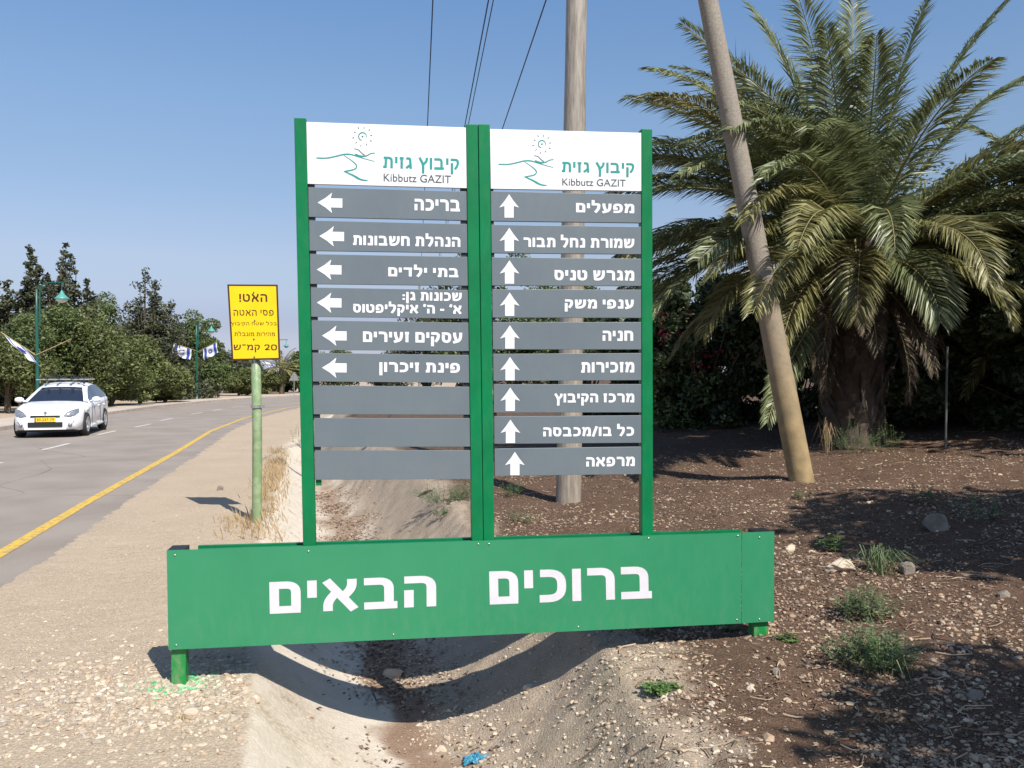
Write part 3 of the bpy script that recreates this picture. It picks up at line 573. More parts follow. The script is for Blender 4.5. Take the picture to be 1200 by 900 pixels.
def plq(q, d, th, m, parent, name, bevel=0):
    f = [PY(x, y, d) for x, y in q]; b = [p+Vector((0, th, 0)) for p in f]
    return MB().add(f+b, [(3, 2, 1, 0), (4, 5, 6, 7), (0, 1, 5, 4), (1, 2, 6, 5), (2, 3, 7, 6), (3, 0, 4, 7)]).build(name, m, parent, bevel)
pl = plq(Q, 0, .003, M['brown'], ys_, 'sign_plate')
cx, cy = sum(q[0] for q in Q)/4, sum(q[1] for q in Q)/4
face = plq([(cx+(x-cx)*.93, cy+(y-cy)*.955) for x, y in Q], .002, .001, M['yellow'], pl, 'yellow_face')
def yt(s, x0, x1, a, b, off=.0): fit_text(s, [(x0, a), (x1, a), (x1+.2, b), (x0+.2, b)], lambda px, py: PY(px, py, .004), M['brown'], pl, off)
def yz(x): return 250+x/8.571
def yy(y): return 325+y/8.571
for s, a, b, c, d, of in [(heb("האט!"), 265, 545, 165, 250, .19), (heb("פסי האטה"), 205, 608, 325, 388, .15), (heb("בכל שטח הקיבוץ"), 182, 640, 440, 493, .14),
                      (heb("מהירות מוגבלת"), 213, 620, 540, 592, .15), ("ש״מק 20", 205, 640, 672, 752, .17)]: yt(s, yz(a), yz(b), yy(c), yy(d), of)
for (x, y) in [(410, 155), (418, 437), (410, 622), (413, 800)]:
    MB().lathe(PY(yz(x), yy(y), .005), [(.009, -.002), (.009, .003), (0, .004)], 8, 0, axis=(0, -1, 0)).build('bolt', M['ink'], pl)


# ------------------------------------------------------------ ground hit for survey points
def gp(px, py):
    d = FWD+Vector((1, 0, 0))*((px-600)/1000)+UPV*((450-py)/1000); o = Vector((0, 0, CAMZ)); t = 2.0
    while t < 140:
        p = o+d*t
        if p.z < Gs(p.x, p.y): break
        t += .02+t*.004
    return p
# ------------------------------------------------------------ utility poles and wires
def pole(x, y, tx, ty, zt, r0, r1, m, **k):
    z = Gs(x, y); e = empty('utility_pole', (x, y, z), **k); n = 14; mb = MB()
    pts = [(lerp(0, tx-x, i/n), lerp(0, ty-y, i/n), -.3+(zt-z+.3)*i/n) for i in range(n+1)]
    mb.tube(pts, [lerp(r0, r1, i/n)*(1+.015*random.uniform(-1, 1)) for i in range(n+1)], 20); mb.build('shaft', m, e); return e
P1 = pole(.66, 10.0, .80, 10.0, 9.3, .152, .105, M['polewood'], label='straight upright utility pole standing behind the right half of the directory sign', cat='utility pole')
mb = MB(); mb.box((0.1, 0, 8.35), (2.6, .1, .12), rz=.11); mb.build('crossarm', M['polewood'], P1)
for dx in (-.95, .03, .2, 1.05): MB().lathe((dx+.03, .11*dx, 8.42), [(.02, 0), (.05, .03), (.05, .08), (.03, .14), (0, .15)], 10).build('insulator', M['opal'], P1)
P2 = pole(3.43, 9.9, 1.53, 9.95, 9.6, .143, .092, M['poleyel'], label='leaning utility pole slanting across the left side of the palm crown', cat='utility pole')
FPX = -.112
far_pole = pole(.3-.112*78, 78, .3-.112*78, 78, 9.2, .15, .1, M['polewood'], label='distant utility pole hidden far behind the left panels of the directory sign', cat='utility pole')
WL = ['leftmost overhead wire above the left header panel, running down to the mid posts of the sign', 'left wire of the close pair of wires rising above the middle posts', 'right wire of the close pair of wires rising above the middle posts', 'rightmost overhead wire, rising above the right header panel beside the upright pole']
WL[0] = 'leftmost overhead wire, dropping nearly straight down onto the left header panel'
for i, X0 in enumerate([.315, 1.335, 1.425, 2.39]):
    pts = []
    for k in range(31):
        t = k/30; y = 10+68*t; pts.append((X0-.112*y, y, 8.55-1.2*4*t*(1-t)*.35))
    MB().tube(pts, .011 if i == 2 else .014, 5).build('overhead_wire', M['wire'], None, label=WL[i], cat='wire', group='overhead wires')
for o in [o for o in COL.objects if o.name.startswith('overhead_wire')]: pass

# ------------------------------------------------------------ palms
def frond(name, base, az, el, L, droop, m, parent, n=185, lw=.5, twist=0, wd=.025):
    """a feather leaf: curved rachis with two rows of leaflets"""
    pts = []; p = Vector(base); e = el; N = 22; h = Vector((math.cos(az), math.sin(az), 0)); wob = random.uniform(-.25, .25)
    dirs = []
    for i in range(N+1):
        t = i/N; ee = el-droop*t**1.6; a2 = az+wob*t; d = Vector((math.cos(a2)*math.cos(ee), math.sin(a2)*math.cos(ee), math.sin(ee)))
        pts.append(p.copy()); dirs.append(d); p = p+d*(L/N)
    mb = MB(); mb.tube(pts, [lerp(.028, .004, (i/N)**.7) for i in range(N+1)], 5, 1, False)
    up0 = Vector((0, 0, 1)); V = []; Fq = []
    for s in (-1, 1):
        for k in range(n):
            t = .13+.87*(k+.5*random.random())/n; f = t*N; i = min(int(f), N-1); q = pts[i].lerp(pts[i+1], f-i); d = dirs[i]
            side = d.cross(up0)
            side = side.normalized() if side.length > .05 else Vector((-math.sin(az), math.cos(az), 0))
            side = (Matrix.Rotation(twist*t, 3, d) @ side)*s; nrm = (side.cross(d)*s).normalized()
            ll = lw*(math.sin(math.pi*min(1, t*.86+.1))**.6)*random.uniform(.85, 1.1); fw = lerp(.55, 1.5, t**1.3)+random.uniform(-.16, .16)
            vd = (side+d*fw+nrm*random.choice((.12, .3, .5))).normalized()
            m1 = q+vd*ll*.45; tip = q+(vd*.92+Vector((0, 0, -.18-.2*random.random()))).normalized()*ll; ww = vd.cross(nrm).normalized()*(wd/2)
            ww = Matrix.Rotation(random.gauss(0, .75), 3, vd) @ ww; b = len(V); V += [q, m1+ww, tip, m1-ww]; Fq.append((b, b+1, b+2, b+3))
    mb.add(V, Fq, 0); return mb.build(name, [m, M['rachis']], parent)
def palm(x, y, zc, trunk_r, spec, parentlabel, boots=150, **k):
    z = Gs(x, y); e = empty('palm_tree', (x, y, z), label=parentlabel, cat='palm tree', **k); H = zc-z
    MB().tube([(0, 0, -.2), (0, 0, .3), (.03, 0, H*.6), (0, 0, H)], [trunk_r*1.1, trunk_r*.98, trunk_r*.95, trunk_r*.75], 18).build('trunk', M['boot'], e)
    bm_ = MB().add([(-.10, 0, 0), (.10, 0, 0), (.07, -.10, .16), (-.07, -.10, .16), (-.08, .04, .02), (.08, .04, .02), (.035, -.13, .30), (-.035, -.13, .30)], [(0, 1, 2, 3), (3, 2, 6, 7), (1, 5, 6, 2), (4, 0, 3, 7), (4, 7, 6, 5)])
    o0 = None
    for i in range(boots):
        a = i*2.39996; zz = .02+(H+.05)*i/boots
        if o0 is None: o0 = bm_.build('leaf_base', M['boot'], e); o = o0
        else: o = o0.copy(); COL.objects.link(o); o.parent = e
        r = trunk_r*lerp(.98, .8, i/boots); o.location = (math.cos(a)*r, math.sin(a)*r, zz); o.rotation_euler = (random.uniform(-.5, .15), random.uniform(-.35, .35), a+math.pi/2+random.uniform(-.3, .3)); sc = random.uniform(.55, 1.3); o.scale = (sc, sc, sc*random.uniform(.8, 1.4))
    fb = MB()
    for i in range(500):
        a = random.uniform(0, 6.283); r = trunk_r*random.uniform(.95, 1.22); z1 = random.uniform(.05, H+.1); l = random.uniform(.08, .32); t0 = Vector((math.cos(a)*r, math.sin(a)*r, z1)); t1 = t0+Vector((math.cos(a)*.07+random.gauss(0, .05), math.sin(a)*.07+random.gauss(0, .05), random.uniform(-1, .5)*l)); w_ = Vector((-math.sin(a), math.cos(a), 0))*random.uniform(.003, .009)
        fb.add([t0-w_, t0+w_, t1], [(0, 1, 2)])
    fb.build('fibre', M['frondD'], e, kind='stuff')
    for (az, el, L, dr, m, lw) in spec:
        frond('frond', (.18*math.cos(az), .18*math.sin(az), H-.12+.2*math.sin(el)), az, el, L, dr, m, e, lw=lw, twist=random.uniform(-.5, .5))
    return e
spec = []
# fronds that read singly in the photo: (azimuth deg in plan, 0 = right, 90 = away; elevation; length; droop)
for az, el, L, dr in [(175, 66, 4.1, .55), (150, 78, 4.2, .4), (215, 78, 3.9, .45), (80, 84, 4.2, .25), (20, 80, 4.2, .35), (355, 70, 4.2, .45), (10, 56, 4.1, .6), (345, 44, 4.2, .6), (0, 33, 4.2, .7),
                      (178, 52, 4.0, .9), (190, 40, 3.9, 1.0), (170, 36, 3.9, 1.1), (200, 30, 3.7, 1.0), (185, 20, 3.5, 1.0), (215, 24, 3.4, 1.1), (165, 15, 3.5, 1.1), (190, 8, 3.3, 1.1), (205, 2, 3.2, 1.2),
                      (260, 62, 3.3, .9), (290, 55, 3.3, 1.0), (240, 48, 3.2, 1.3), (310, 40, 3.2, 1.2), (265, 30, 2.6, 1.8), (235, 22, 2.8, 1.6), (295, 22, 2.6, 1.8), (325, 20, 3.2, 1.3), (345, 12, 3.4, 1.2), (5, 18, 3.6, 1.0), (20, 8, 3.6, 1.1),
                      (250, 5, 2.2, 1.6), (275, 0, 2.1, 1.5), (305, 2, 2.4, 1.4), (222, -8, 2.6, 1.1), (332, -5, 2.9, 1.0), (180, -10, 2.9, .9), (0, -5, 3.1, .9)]:
    spec.append((R(az+random.uniform(-5, 5)), R(el), L, dr, M['frondY'] if el < 28 and random.random() < .4 else M['frond'], random.uniform(.56, .68)))
for k in range(17):
    az_ = random.uniform(174, 238); el = random.choice((6, 14, 22, 30, 38, 48, 56)); spec.append((R(az_), R(el), random.uniform(3.4, 4.1), random.uniform(.7, 1.1), M['frondY'] if random.random() < .45 else M['frond'], random.uniform(.55, .66)))
for k in range(12):
    az_ = random.uniform(-35, 10); el = random.choice((0, 10, 18, 28, 40, 52)); spec.append((R(az_), R(el), random.uniform(3.3, 4.1), random.uniform(.7, 1.2), M['frondY'] if random.random() < .5 else M['frond'], random.uniform(.55, .66)))
for az_, el in ((224, 34), (229, 22), (233, 42), (227, 12), (236, 30), (220, 48), (231, 4), (240, 16)): spec.append((R(az_), R(el), 4.0, .85+.01*el, M['frondY'] if el < 30 else M['frond'], .6))
for k in range(16):
    el = random.choice((70, 58, 45, 30, 15, 62)); spec.append((R(random.uniform(20, 160)), R(el), random.uniform(3.4, 4.1), random.uniform(.5, 1.0), M['frond'], .52))
for k in range(16): spec.append((R(random.uniform(185, 355)), R(random.uniform(-62, -20)), random.uniform(1.1, 2.0), .7, M['frondD'], .32))
spec.append((R(222), R(-35), 3.0, .55, M['frond'], .45))
palm(5.02, 12.5, 3.35, .41, spec, 'large bushy date palm with thick shaggy trunk and arching grey green fronds')
sp2 = [(R(a), R(e), random.uniform(3.2, 4.0), random.uniform(.7, 1.3), M['frondY'] if e < 35 else M['frond'], .5) for a, e in [(180, 35), (165, 18), (195, 22), (205, 48), (150, 50), (185, 5), (215, 15), (240, 30), (120, 40), (90, 60), (60, 30), (10, 40), (330, 50), (300, 20), (172, 60), (190, -8), (160, -2), (225, 0), (250, 55)]]
palm(9.9, 13.6, 3.1, .4, sp2, 'second date palm at the far right edge, its drooping fronds overlapping the big palm', boots=60)

# ------------------------------------------------------------ leafy trees and shrubs
def leaf_cloud(cent, rad, per, size, rng, flat=.8):
    """random leaf quads round clump centres -> vertex, face arrays"""
    pr_ = np.asarray(rad)**1.6; cnt = np.maximum(6, (pr_/pr_.sum()*per*len(rad))).astype(int); C = np.repeat(np.asarray(cent), cnt, 0); r = np.repeat(np.asarray(rad), cnt); n = len(C)
    d = rng.normal(size=(n, 3)); d /= np.linalg.norm(d, axis=1)[:, None]; c = C+d*(r*rng.uniform(.25, 1, n)**.5)[:, None]*np.array([1, 1, flat])
    a = rng.normal(size=(n, 3)); a[:, 2] *= .7; a /= np.linalg.norm(a, axis=1)[:, None]; b = np.cross(a, rng.normal(size=(n, 3))); b /= np.linalg.norm(b, axis=1)[:, None]
    s = size*rng.uniform(.6, 1.4, n)[:, None]; V = np.stack([c-a*s, c+b*s*.45, c+a*s, c-b*s*.45], 1); return V.reshape(-1, 3), np.arange(n*4).reshape(n, 4)
def tree(name, x, y, h, r, kind, label, cat='tree', n=4200, leaf=.13, shape='round', trunk=.16, bottom=.25, group=None, z=None, ry=None):
    z0 = Gs(x, y) if z is None else z; rng = np.random.default_rng(int(abs(x*131+y*17)*10) % 99991); ry = ry or r
    e = empty(name, (x, y, z0), label=label, cat=cat, group=group); mb = MB()
    mb.tube([(0, 0, -.2), (rng.uniform(-.1, .1), 0, h*bottom), (rng.uniform(-.15, .15), .05, h*.6)], [trunk*1.2, trunk, trunk*.5], 8); cen = []; rad = []
    if shape == 'round':
        K = 38
        for k in range(K):
            u_, v_ = rng.uniform(-1, 1), rng.uniform(0, 2*math.pi); q = math.sqrt(1-u_*u_); rr = rng.uniform(.45, 1)
            hh = h*bottom+(h*(1-bottom))*(.5+.5*u_*rr*rng.uniform(.75, 1.0)); wob = rng.uniform(.75, 1.08)
            cen.append((r*q*rr*math.cos(v_)*wob, ry*q*rr*math.sin(v_)*wob, hh)); rad.append(rng.uniform(.26, .52)*min(r, h/2)+.06)
    elif shape == 'mass':
        K = 70
        for k in range(K):
            cen.append((rng.uniform(-r, r), rng.uniform(-ry, ry), h*(bottom+(1-bottom)*rng.uniform(0, .93)))); rad.append(rng.uniform(.25, .45)*min(1, h/3))
    else:
        K = 0; nl = {'spire': 4, 'broad': 7}[shape]
        for j in range(nl):
            lx, ly = rng.uniform(-.75, .75)*r, rng.uniform(-.6, .6)*ry; top = h*(1-.36*(abs(lx)/r)**1.2)*rng.uniform(.84, .97)
            if j == 0: lx = ly = 0; top = h
            b0 = h*bottom; m_ = 34
            for q in range(m_):
                t = (q+rng.uniform(-.3, .3))/(m_-1); zz = b0+(top-b0)*min(t, .985); w_ = max(.03, (1-t))**.75*r*(.80 if shape == 'spire' else .62)
                for _ in range(4 if t < .75 else 2): cen.append((lx+rng.normal()*w_*.62, ly+rng.normal()*w_*.62, zz+rng.normal()*.10-.15*w_)); rad.append((.36*(1-max(t, 0))+.16)*min(1.7, r*.5)*rng.uniform(.6, 1.3))
            mb.tube([(0, 0, h*bottom*.8), (lx*.8, ly*.8, b0+(top-b0)*.4), (lx, ly, top*.95)], [trunk*.5, trunk*.3, .02], 5)
    for c in cen[::6 if shape != 'spire' else 40]: mb.tube([(0, 0, h*bottom*.9), (c[0]*.5, c[1]*.5, (c[2]+h*bottom)*.5), c], [trunk*.4, trunk*.25, .02], 5)
    mb.build('trunk', M['bark'], e); per = max(8, int(n/len(cen)))
    V, Fc = leaf_cloud(cen, rad, per, leaf, rng); link('crown', npmesh('crown', V, Fc), TREE_LEAF[kind], e); return e
# (px, distance, top py, half width px, kind, shape, label)
TL = [(-14, 50, 283, 44, 'dark', 'spire', 'tall ragged conifer cut by the left edge, behind the street lamp'), (38, 52, 286, 40, 'dark', 'spire', 'tall pointed conifer directly behind the nearest street lamp post'),
      (78, 50, 286, 40, 'dark', 'broad', 'tall brownish pointed conifer right of the nearest lamp shade'), (104, 60, 338, 14, 'dark', 'spire', 'small pointed conifer tip at the right foot of the tall brownish conifer'),
      (170, 62, 316, 54, 'dark', 'broad', 'broad dark conifer with a ragged top, halfway along the tree line'), (126, 66, 341, 32, 'mid', 'round', 'bright green round tree between the brownish conifer and the broad dark conifer'),
      (218, 74, 362, 30, 'mid', 'round', 'round green tree peeking over behind the second street lamp'), (243, 78, 372, 22, 'mid', 'round', 'round green tree top just left of the yellow sign'),
      (272, 88, 412, 30, 'dark', 'round', 'low dark tree behind the left edge of the yellow sign'), (300, 90, 425, 24, 'dark', 'round', 'low dark tree under the yellow sign plate'),
      (336, 95, 436, 16, 'mid', 'round', 'low bushy tree beyond the far kerb, between the yellow sign and the left green post'), (352, 92, 408, 22, 'mid', 'round', 'bushy tree cut by the left green post, above the far kerb'), (395, 86, 405, 26, 'mid', 'round', 'tree seen in the gaps of the lower left panels'),
      (452, 84, 408, 34, 'dark', 'round', 'dark tree behind the arrow side of the lower left panels'), (500, 60, 345, 42, 'dark', 'round', 'dark tree behind the middle of the left panels'),
      (545, 50, 292, 46, 'mid', 'round', 'tall tree behind the two middle green posts'), (612, 52, 300, 46, 'mid', 'round', 'tall tree behind the arrows of the right panels'), (690, 44, 330, 50, 'mid', 'round', 'tree behind the lettering of the right panels'),
      (760, 40, 350, 40, 'dark', 'round', 'dark tree just right of the right sign post behind the palm')]
for px, Y, ty, hw, kind, shape, lab in TL:
    x = (px-600)/1000*Y; zg = Gs(x, Y); h = CAMZ+(430-ty)/1000*Y-zg; r = hw/1000*Y
    tree('conifer_tree' if kind == 'dark' and shape != 'round' else 'leafy_tree', x, Y, h, r, kind, lab, n=36000 if shape != 'round' else 12000, leaf=.12, shape=shape, bottom=.03, trunk=.2, group='trees along the far side of the road')
# front row of bushy trees
FR = [(8, 39, 398, 48, 'far left bushy tree with a bare pinkish trunk, left of the car'), (52, 42, 343, 48, 'tall bushy tree behind the nearest lamp, its crown above the car roof'), (98, 43, 354, 46, 'bushy olive tree above the rear of the white car'),
      (132, 46, 384, 36, 'low bushy olive tree just right of the white car'), (164, 50, 388, 34, 'bushy tree with thin pale trunk between car and second lamp'), (192, 53, 420, 28, 'low rounded shrub like tree left of the second lamp'),
      (218, 68, 420, 24, 'small bushy tree directly behind the second lamp post'), (246, 66, 420, 24, 'small bushy tree just right of the second lamp post'), (280, 76, 432, 22, 'dark small bushy tree left of the yellow sign post'), (312, 84, 434, 20, 'dark small bushy tree right of the yellow sign post'), (25, 48, 372, 40, 'greyish bushy tree behind the hanging flag')]
for px, Y, ty, hw, lab in FR:
    x = (px-600)/1000*Y; zg = Gs(x, Y); h = CAMZ+(430-ty)/1000*Y-zg
    tree('bushy_tree', x, Y, h, hw/1000*Y, {8: 'olive', 52: 'mid', 98: 'olive', 132: 'bright', 160: 'olive', 25: 'mid'}.get(px, 'mid' if px % 4 else 'olive'), lab, n=15000, leaf=.085 if Y < 50 else .10, bottom=.06 if px != 8 else .22, trunk=.13, group='bushy trees along the pavement')
# small palm far down the road
def small_palm(px, Y, ty):
    x = (px-600)/1000*Y; z = Gs(x, Y); e = empty('palm_tree', (x, Y, z), label='small distant palm tree beside the triangular road sign', cat='palm tree'); H = 2.4
    MB().tube([(0, 0, -.2), (0, 0, H)], [.28, .22], 9).build('trunk', M['boot'], e)
    for k in range(22): frond('frond', (0, 0, H), k*2.4, R(75-k*4.2), 2.6, .9, M['frondY'], e, n=26, lw=.5, wd=.07)
small_palm(330, 84, 418)
# hedge of dark shrubs behind the palm, with bougainvillea
HD = [(3.15, 20.2, 2.7, 1.3, 'loose dark shrub just right of the directory sign, far end of the hedge'), (4.3, 18.0, 3.0, 1.4, 'dark shrub left of the leaning pole with red blossom in front'), (5.4, 16.2, 3.0, 1.4, 'dark shrub behind the foot of the leaning pole'), (6.4, 15.0, 3.3, 1.5, 'dark shrub directly behind the palm trunk'),
      (4.9, 19.2, 3.1, 1.5, 'dark shrub farthest back, between the blossom and the leaning pole'), (7.4, 13.7, 3.4, 1.5, 'dark shrub right of the palm trunk'), (8.2, 12.4, 3.4, 1.5, 'dark shrub under the drooping fronds at the right edge'), (8.8, 11.0, 3.3, 1.5, 'nearest dark shrub cut by the right edge'), (9.8, 14.2, 4.2, 2.2, 'taller dark shrub behind the right edge of the hedge')]
for x, y, h, r, lab in HD: tree('hedge_shrub', x, y, h, r, 'hedge', lab, cat='shrub', n=34000, leaf=.065, shape='mass', bottom=.0, trunk=.05, group='dark shrubs of the hedge', ry=r*.75)
b = tree('flowering_shrub', 3.75, 17.2, 2.3, .9, 'mid', 'bougainvillea shrub with magenta red flowers left of the leaning pole', cat='shrub', n=5000, leaf=.05, shape='mass', bottom=.0, trunk=.04)
rng = np.random.default_rng(5); V, Fc = leaf_cloud(np.stack([rng.uniform(-.9, .9, 26), rng.uniform(-.75, -.45, 26), rng.uniform(.9, 2.3, 26)], 1), np.full(26, .13), 13, .035, rng); link('blossom', npmesh('blossom', V, Fc), M['flower'], b, kind='stuff')
tree('leafy_shrub', 3.18, 17.3, 1.5, .4, 'bright', 'small yellow green leafy shrub against the right sign post', cat='shrub', n=2500, leaf=.055, shape='mass', bottom=.0, trunk=.03)
for x, y, h, r, lab in [(13.2, 25, 6.6, 2.6, 'pale green tree far behind the palm near the right edge'), (17, 27, 7.2, 3, 'pale green tree behind the right edge, farthest right')]: tree('leafy_tree', x, y, h, r, 'bright', lab, n=8000, leaf=.10, bottom=.15)
# trees that stand right of the view and throw the shade
for x, y, h, r, lab in [(10.6, 8.6, 6.0, 2.4, 'broad shade tree right of the view beside the hedge'), (9.4, 11.6, 5.4, 1.5, 'shade tree right of the view behind the second palm'), (6.1, 4.0, 5.4, 1.6, 'shade tree right of the view level with the directory sign'), (4.95, .1, 5.0, 1.4, 'small shade tree at the right of the camera')]:
    tree('shade_tree', x, y, h, r, 'mid', lab, n=7000, leaf=.11, bottom=.42, trunk=.14)

# ------------------------------------------------------------ street lamps and flags
def lamp(x, y, label, flip=1):
    z = Gs(x, y); e = empty('street_lamp', (x, y, z), label=label, cat='street lamp', group='dark green street lamps on the far pavement')
    MB().lathe((0, 0, -.1), [(.22, 0), (.22, .25), (.13, .35), (.085, .45), (.075, 1.0), (.06, 4.4), (.05, 5.5), (0, 5.52)], 14).build('pole', M['lamp'], e)
    MB().box((0, 0, .1), (.5, .5, .12)).build('footing', M['kerb'], e)
    mb = MB(); mb.tube([(.13, 0, 3.9), (.13, 0, 5.3)], .035, 8); mb.tube([(.13, 0, 5.2), (.2, 0, 5.55), (.45, 0, 5.68), (1.25, 0, 5.70)], .03, 8); mb.tube([(0, 0, 5.5), (.3, 0, 5.62)], .02, 6); mb.tube([(1.08, 0, 5.68), (1.08, 0, 5.32)], .02, 6); mb.build('arm', M['lamp'], e)
    MB().lathe((1.08, 0, 5.0), [(.02, .36), (.05, .30), (.12, .18), (.24, .06), (.31, .0), (.30, -.02), (0, .0)], 18).build('lamp_shade', M['shade'], e)
    MB().lathe((1.08, 0, 4.99), [(.24, 0), (.22, -.08), (.13, -.15), (0, -.18)], 16).build('globe', M['opal'], e)
    return (x, y, z)
Lp = [lamp(-20.3, 36.5, 'nearest green street lamp, standing behind the white car'), lamp(-22.9, 62, 'second green street lamp with two flags, left of the yellow sign'), lamp(-25.4, 92, 'farthest street lamp, just right of the yellow sign')]
def flag(base, side, z, label, Lf=1.35, H=.9, up=.55, seed=0, sag=.35, star=True):
    """staff leaning out of the lamp pole with a hanging cloth"""
    x, y, z0 = base; e = empty('flag', (x, y, z0+z), label=label, cat='flag', group='blue and white flags on the street lamps'); d = Vector((side*math.cos(up), -.12, math.sin(up))).normalized()
    MB().tube([(0, 0, 0), d*1.75], .022, 6).build('staff', M['wood'], e); rnd = random.Random(seed); ph = rnd.uniform(0, 6); nu, nv = 16, 12
    def pt(u_, v_): # u along fly (hanging outward/down), v across hoist along the staff
        hoist = d*(1.72-H*v_); out = Vector((side*.30*(1-sag), 0, -1)).normalized()*Lf*u_ if sag > .5 else Vector((-side*.55, 0, -.62)).normalized()*Lf*u_
        return hoist+out+Vector((0, .10*math.sin(u_*7+v_*5+ph)*u_, .05*math.sin(v_*9+ph)*u_))
    V = [pt(i/nu, j/nv) for i in range(nu+1) for j in range(nv+1)]; Fc = []; mi = []
    for i in range(nu):
        for j in range(nv): a = i*(nv+1)+j; Fc.append((a, a+1, a+nv+2, a+nv+1)); mi.append(1 if j in (1, 2, 9, 10) else 0)
    mb = MB(); mb.add(V, Fc, 0, True); mb.mi = mi; mb.build('cloth', [M['flagw'], M['flagb']], e)
    if star:
        sb = MB(); c = (.5, .5); n = Vector((0, -1, 0))
        for rot in (0, math.pi):
            tri = [(c[0]+.16*math.cos(rot+math.pi/2+k*2*math.pi/3)*H/Lf, c[1]+.16*math.sin(rot+math.pi/2+k*2*math.pi/3)) for k in range(3)]
            for k in range(3):
                a, b2 = tri[k], tri[(k+1) % 3]; A = pt(*a); B = pt(*b2); w_ = (B-A).cross(n).normalized()*.018; off = n*(.012+.002*k+.008*(rot > 0)); sb.add([A+w_+off, B+w_+off, B-w_+off, A-w_+off], [(0, 1, 2, 3)])
        sb.build('star', M['flagb'], e)
flag(Lp[0], -1, 2.55, 'flag drooping on the left of the nearest street lamp', Lf=1.1, H=1.1, up=.62, seed=1, sag=.2)
st = empty('flag_staff', (Lp[0][0], Lp[0][1], Lp[0][2]+2.6), label='bare wooden flag staff sticking out right of the nearest lamp post', cat='flag staff'); MB().tube([(0, -.07, 0), (1.55, -.15, .68)], .02, 6).build('staff', M['wood'], st)
flag(Lp[1], -1, 3.55, 'flag hanging on the left of the second street lamp', Lf=.8, H=1.35, up=.34, seed=2, sag=.7)
flag(Lp[1], 1, 3.45, 'flag hanging on the right of the second street lamp', Lf=.8, H=1.2, up=.45, seed=3, sag=.7)
flag(Lp[2], -1, 3.0, 'flag left of the farthest lamp, just under the corner of the yellow sign', Lf=1.7, H=1.3, up=.3, seed=4, sag=.2)
flag(Lp[2], 1, 2.9, 'flag right of the farthest lamp, above the triangular sign', Lf=1.6, H=1.5, up=.5, seed=5, sag=.7)
# triangular road sign seen from behind
tx, ty_ = -18.9, 74; e = empty('road_sign', (tx, ty_, Gs(tx, ty_)), label='small grey backed triangular road sign across the road beside the left green post', cat='sign')
MB().tube([(0, 0, -.1), (0, 0, 1.9)], .035, 8).build('post', M['alu'], e)
MB().add([(-.45, 0, 1.35), (.45, 0, 1.35), (0, 0, 2.15), (-.45, .02, 1.35), (.45, .02, 1.35), (0, .02, 2.15)], [(0, 1, 2), (5, 4, 3), (0, 3, 4, 1), (1, 4, 5, 2), (2, 5, 3, 0)]).build('sign_plate', M['alu'], e)
# fence posts by the hedge
for i, (px, py, h, lab) in enumerate([(1108, 524, 1.35, 'thin grey fence post in the dark gap right of the palm trunk'), (836, 494, 1.6, 'thin grey fence post left of the leaning pole, in front of the hedge')]):
    p = gp(px, py); o = MB().tube([(0, 0, -.1), (.01, 0, h)], .016, 8).build('fence_post', M['postg'], None, label=lab, cat='post', group='thin fence posts before the hedge'); o.location = p

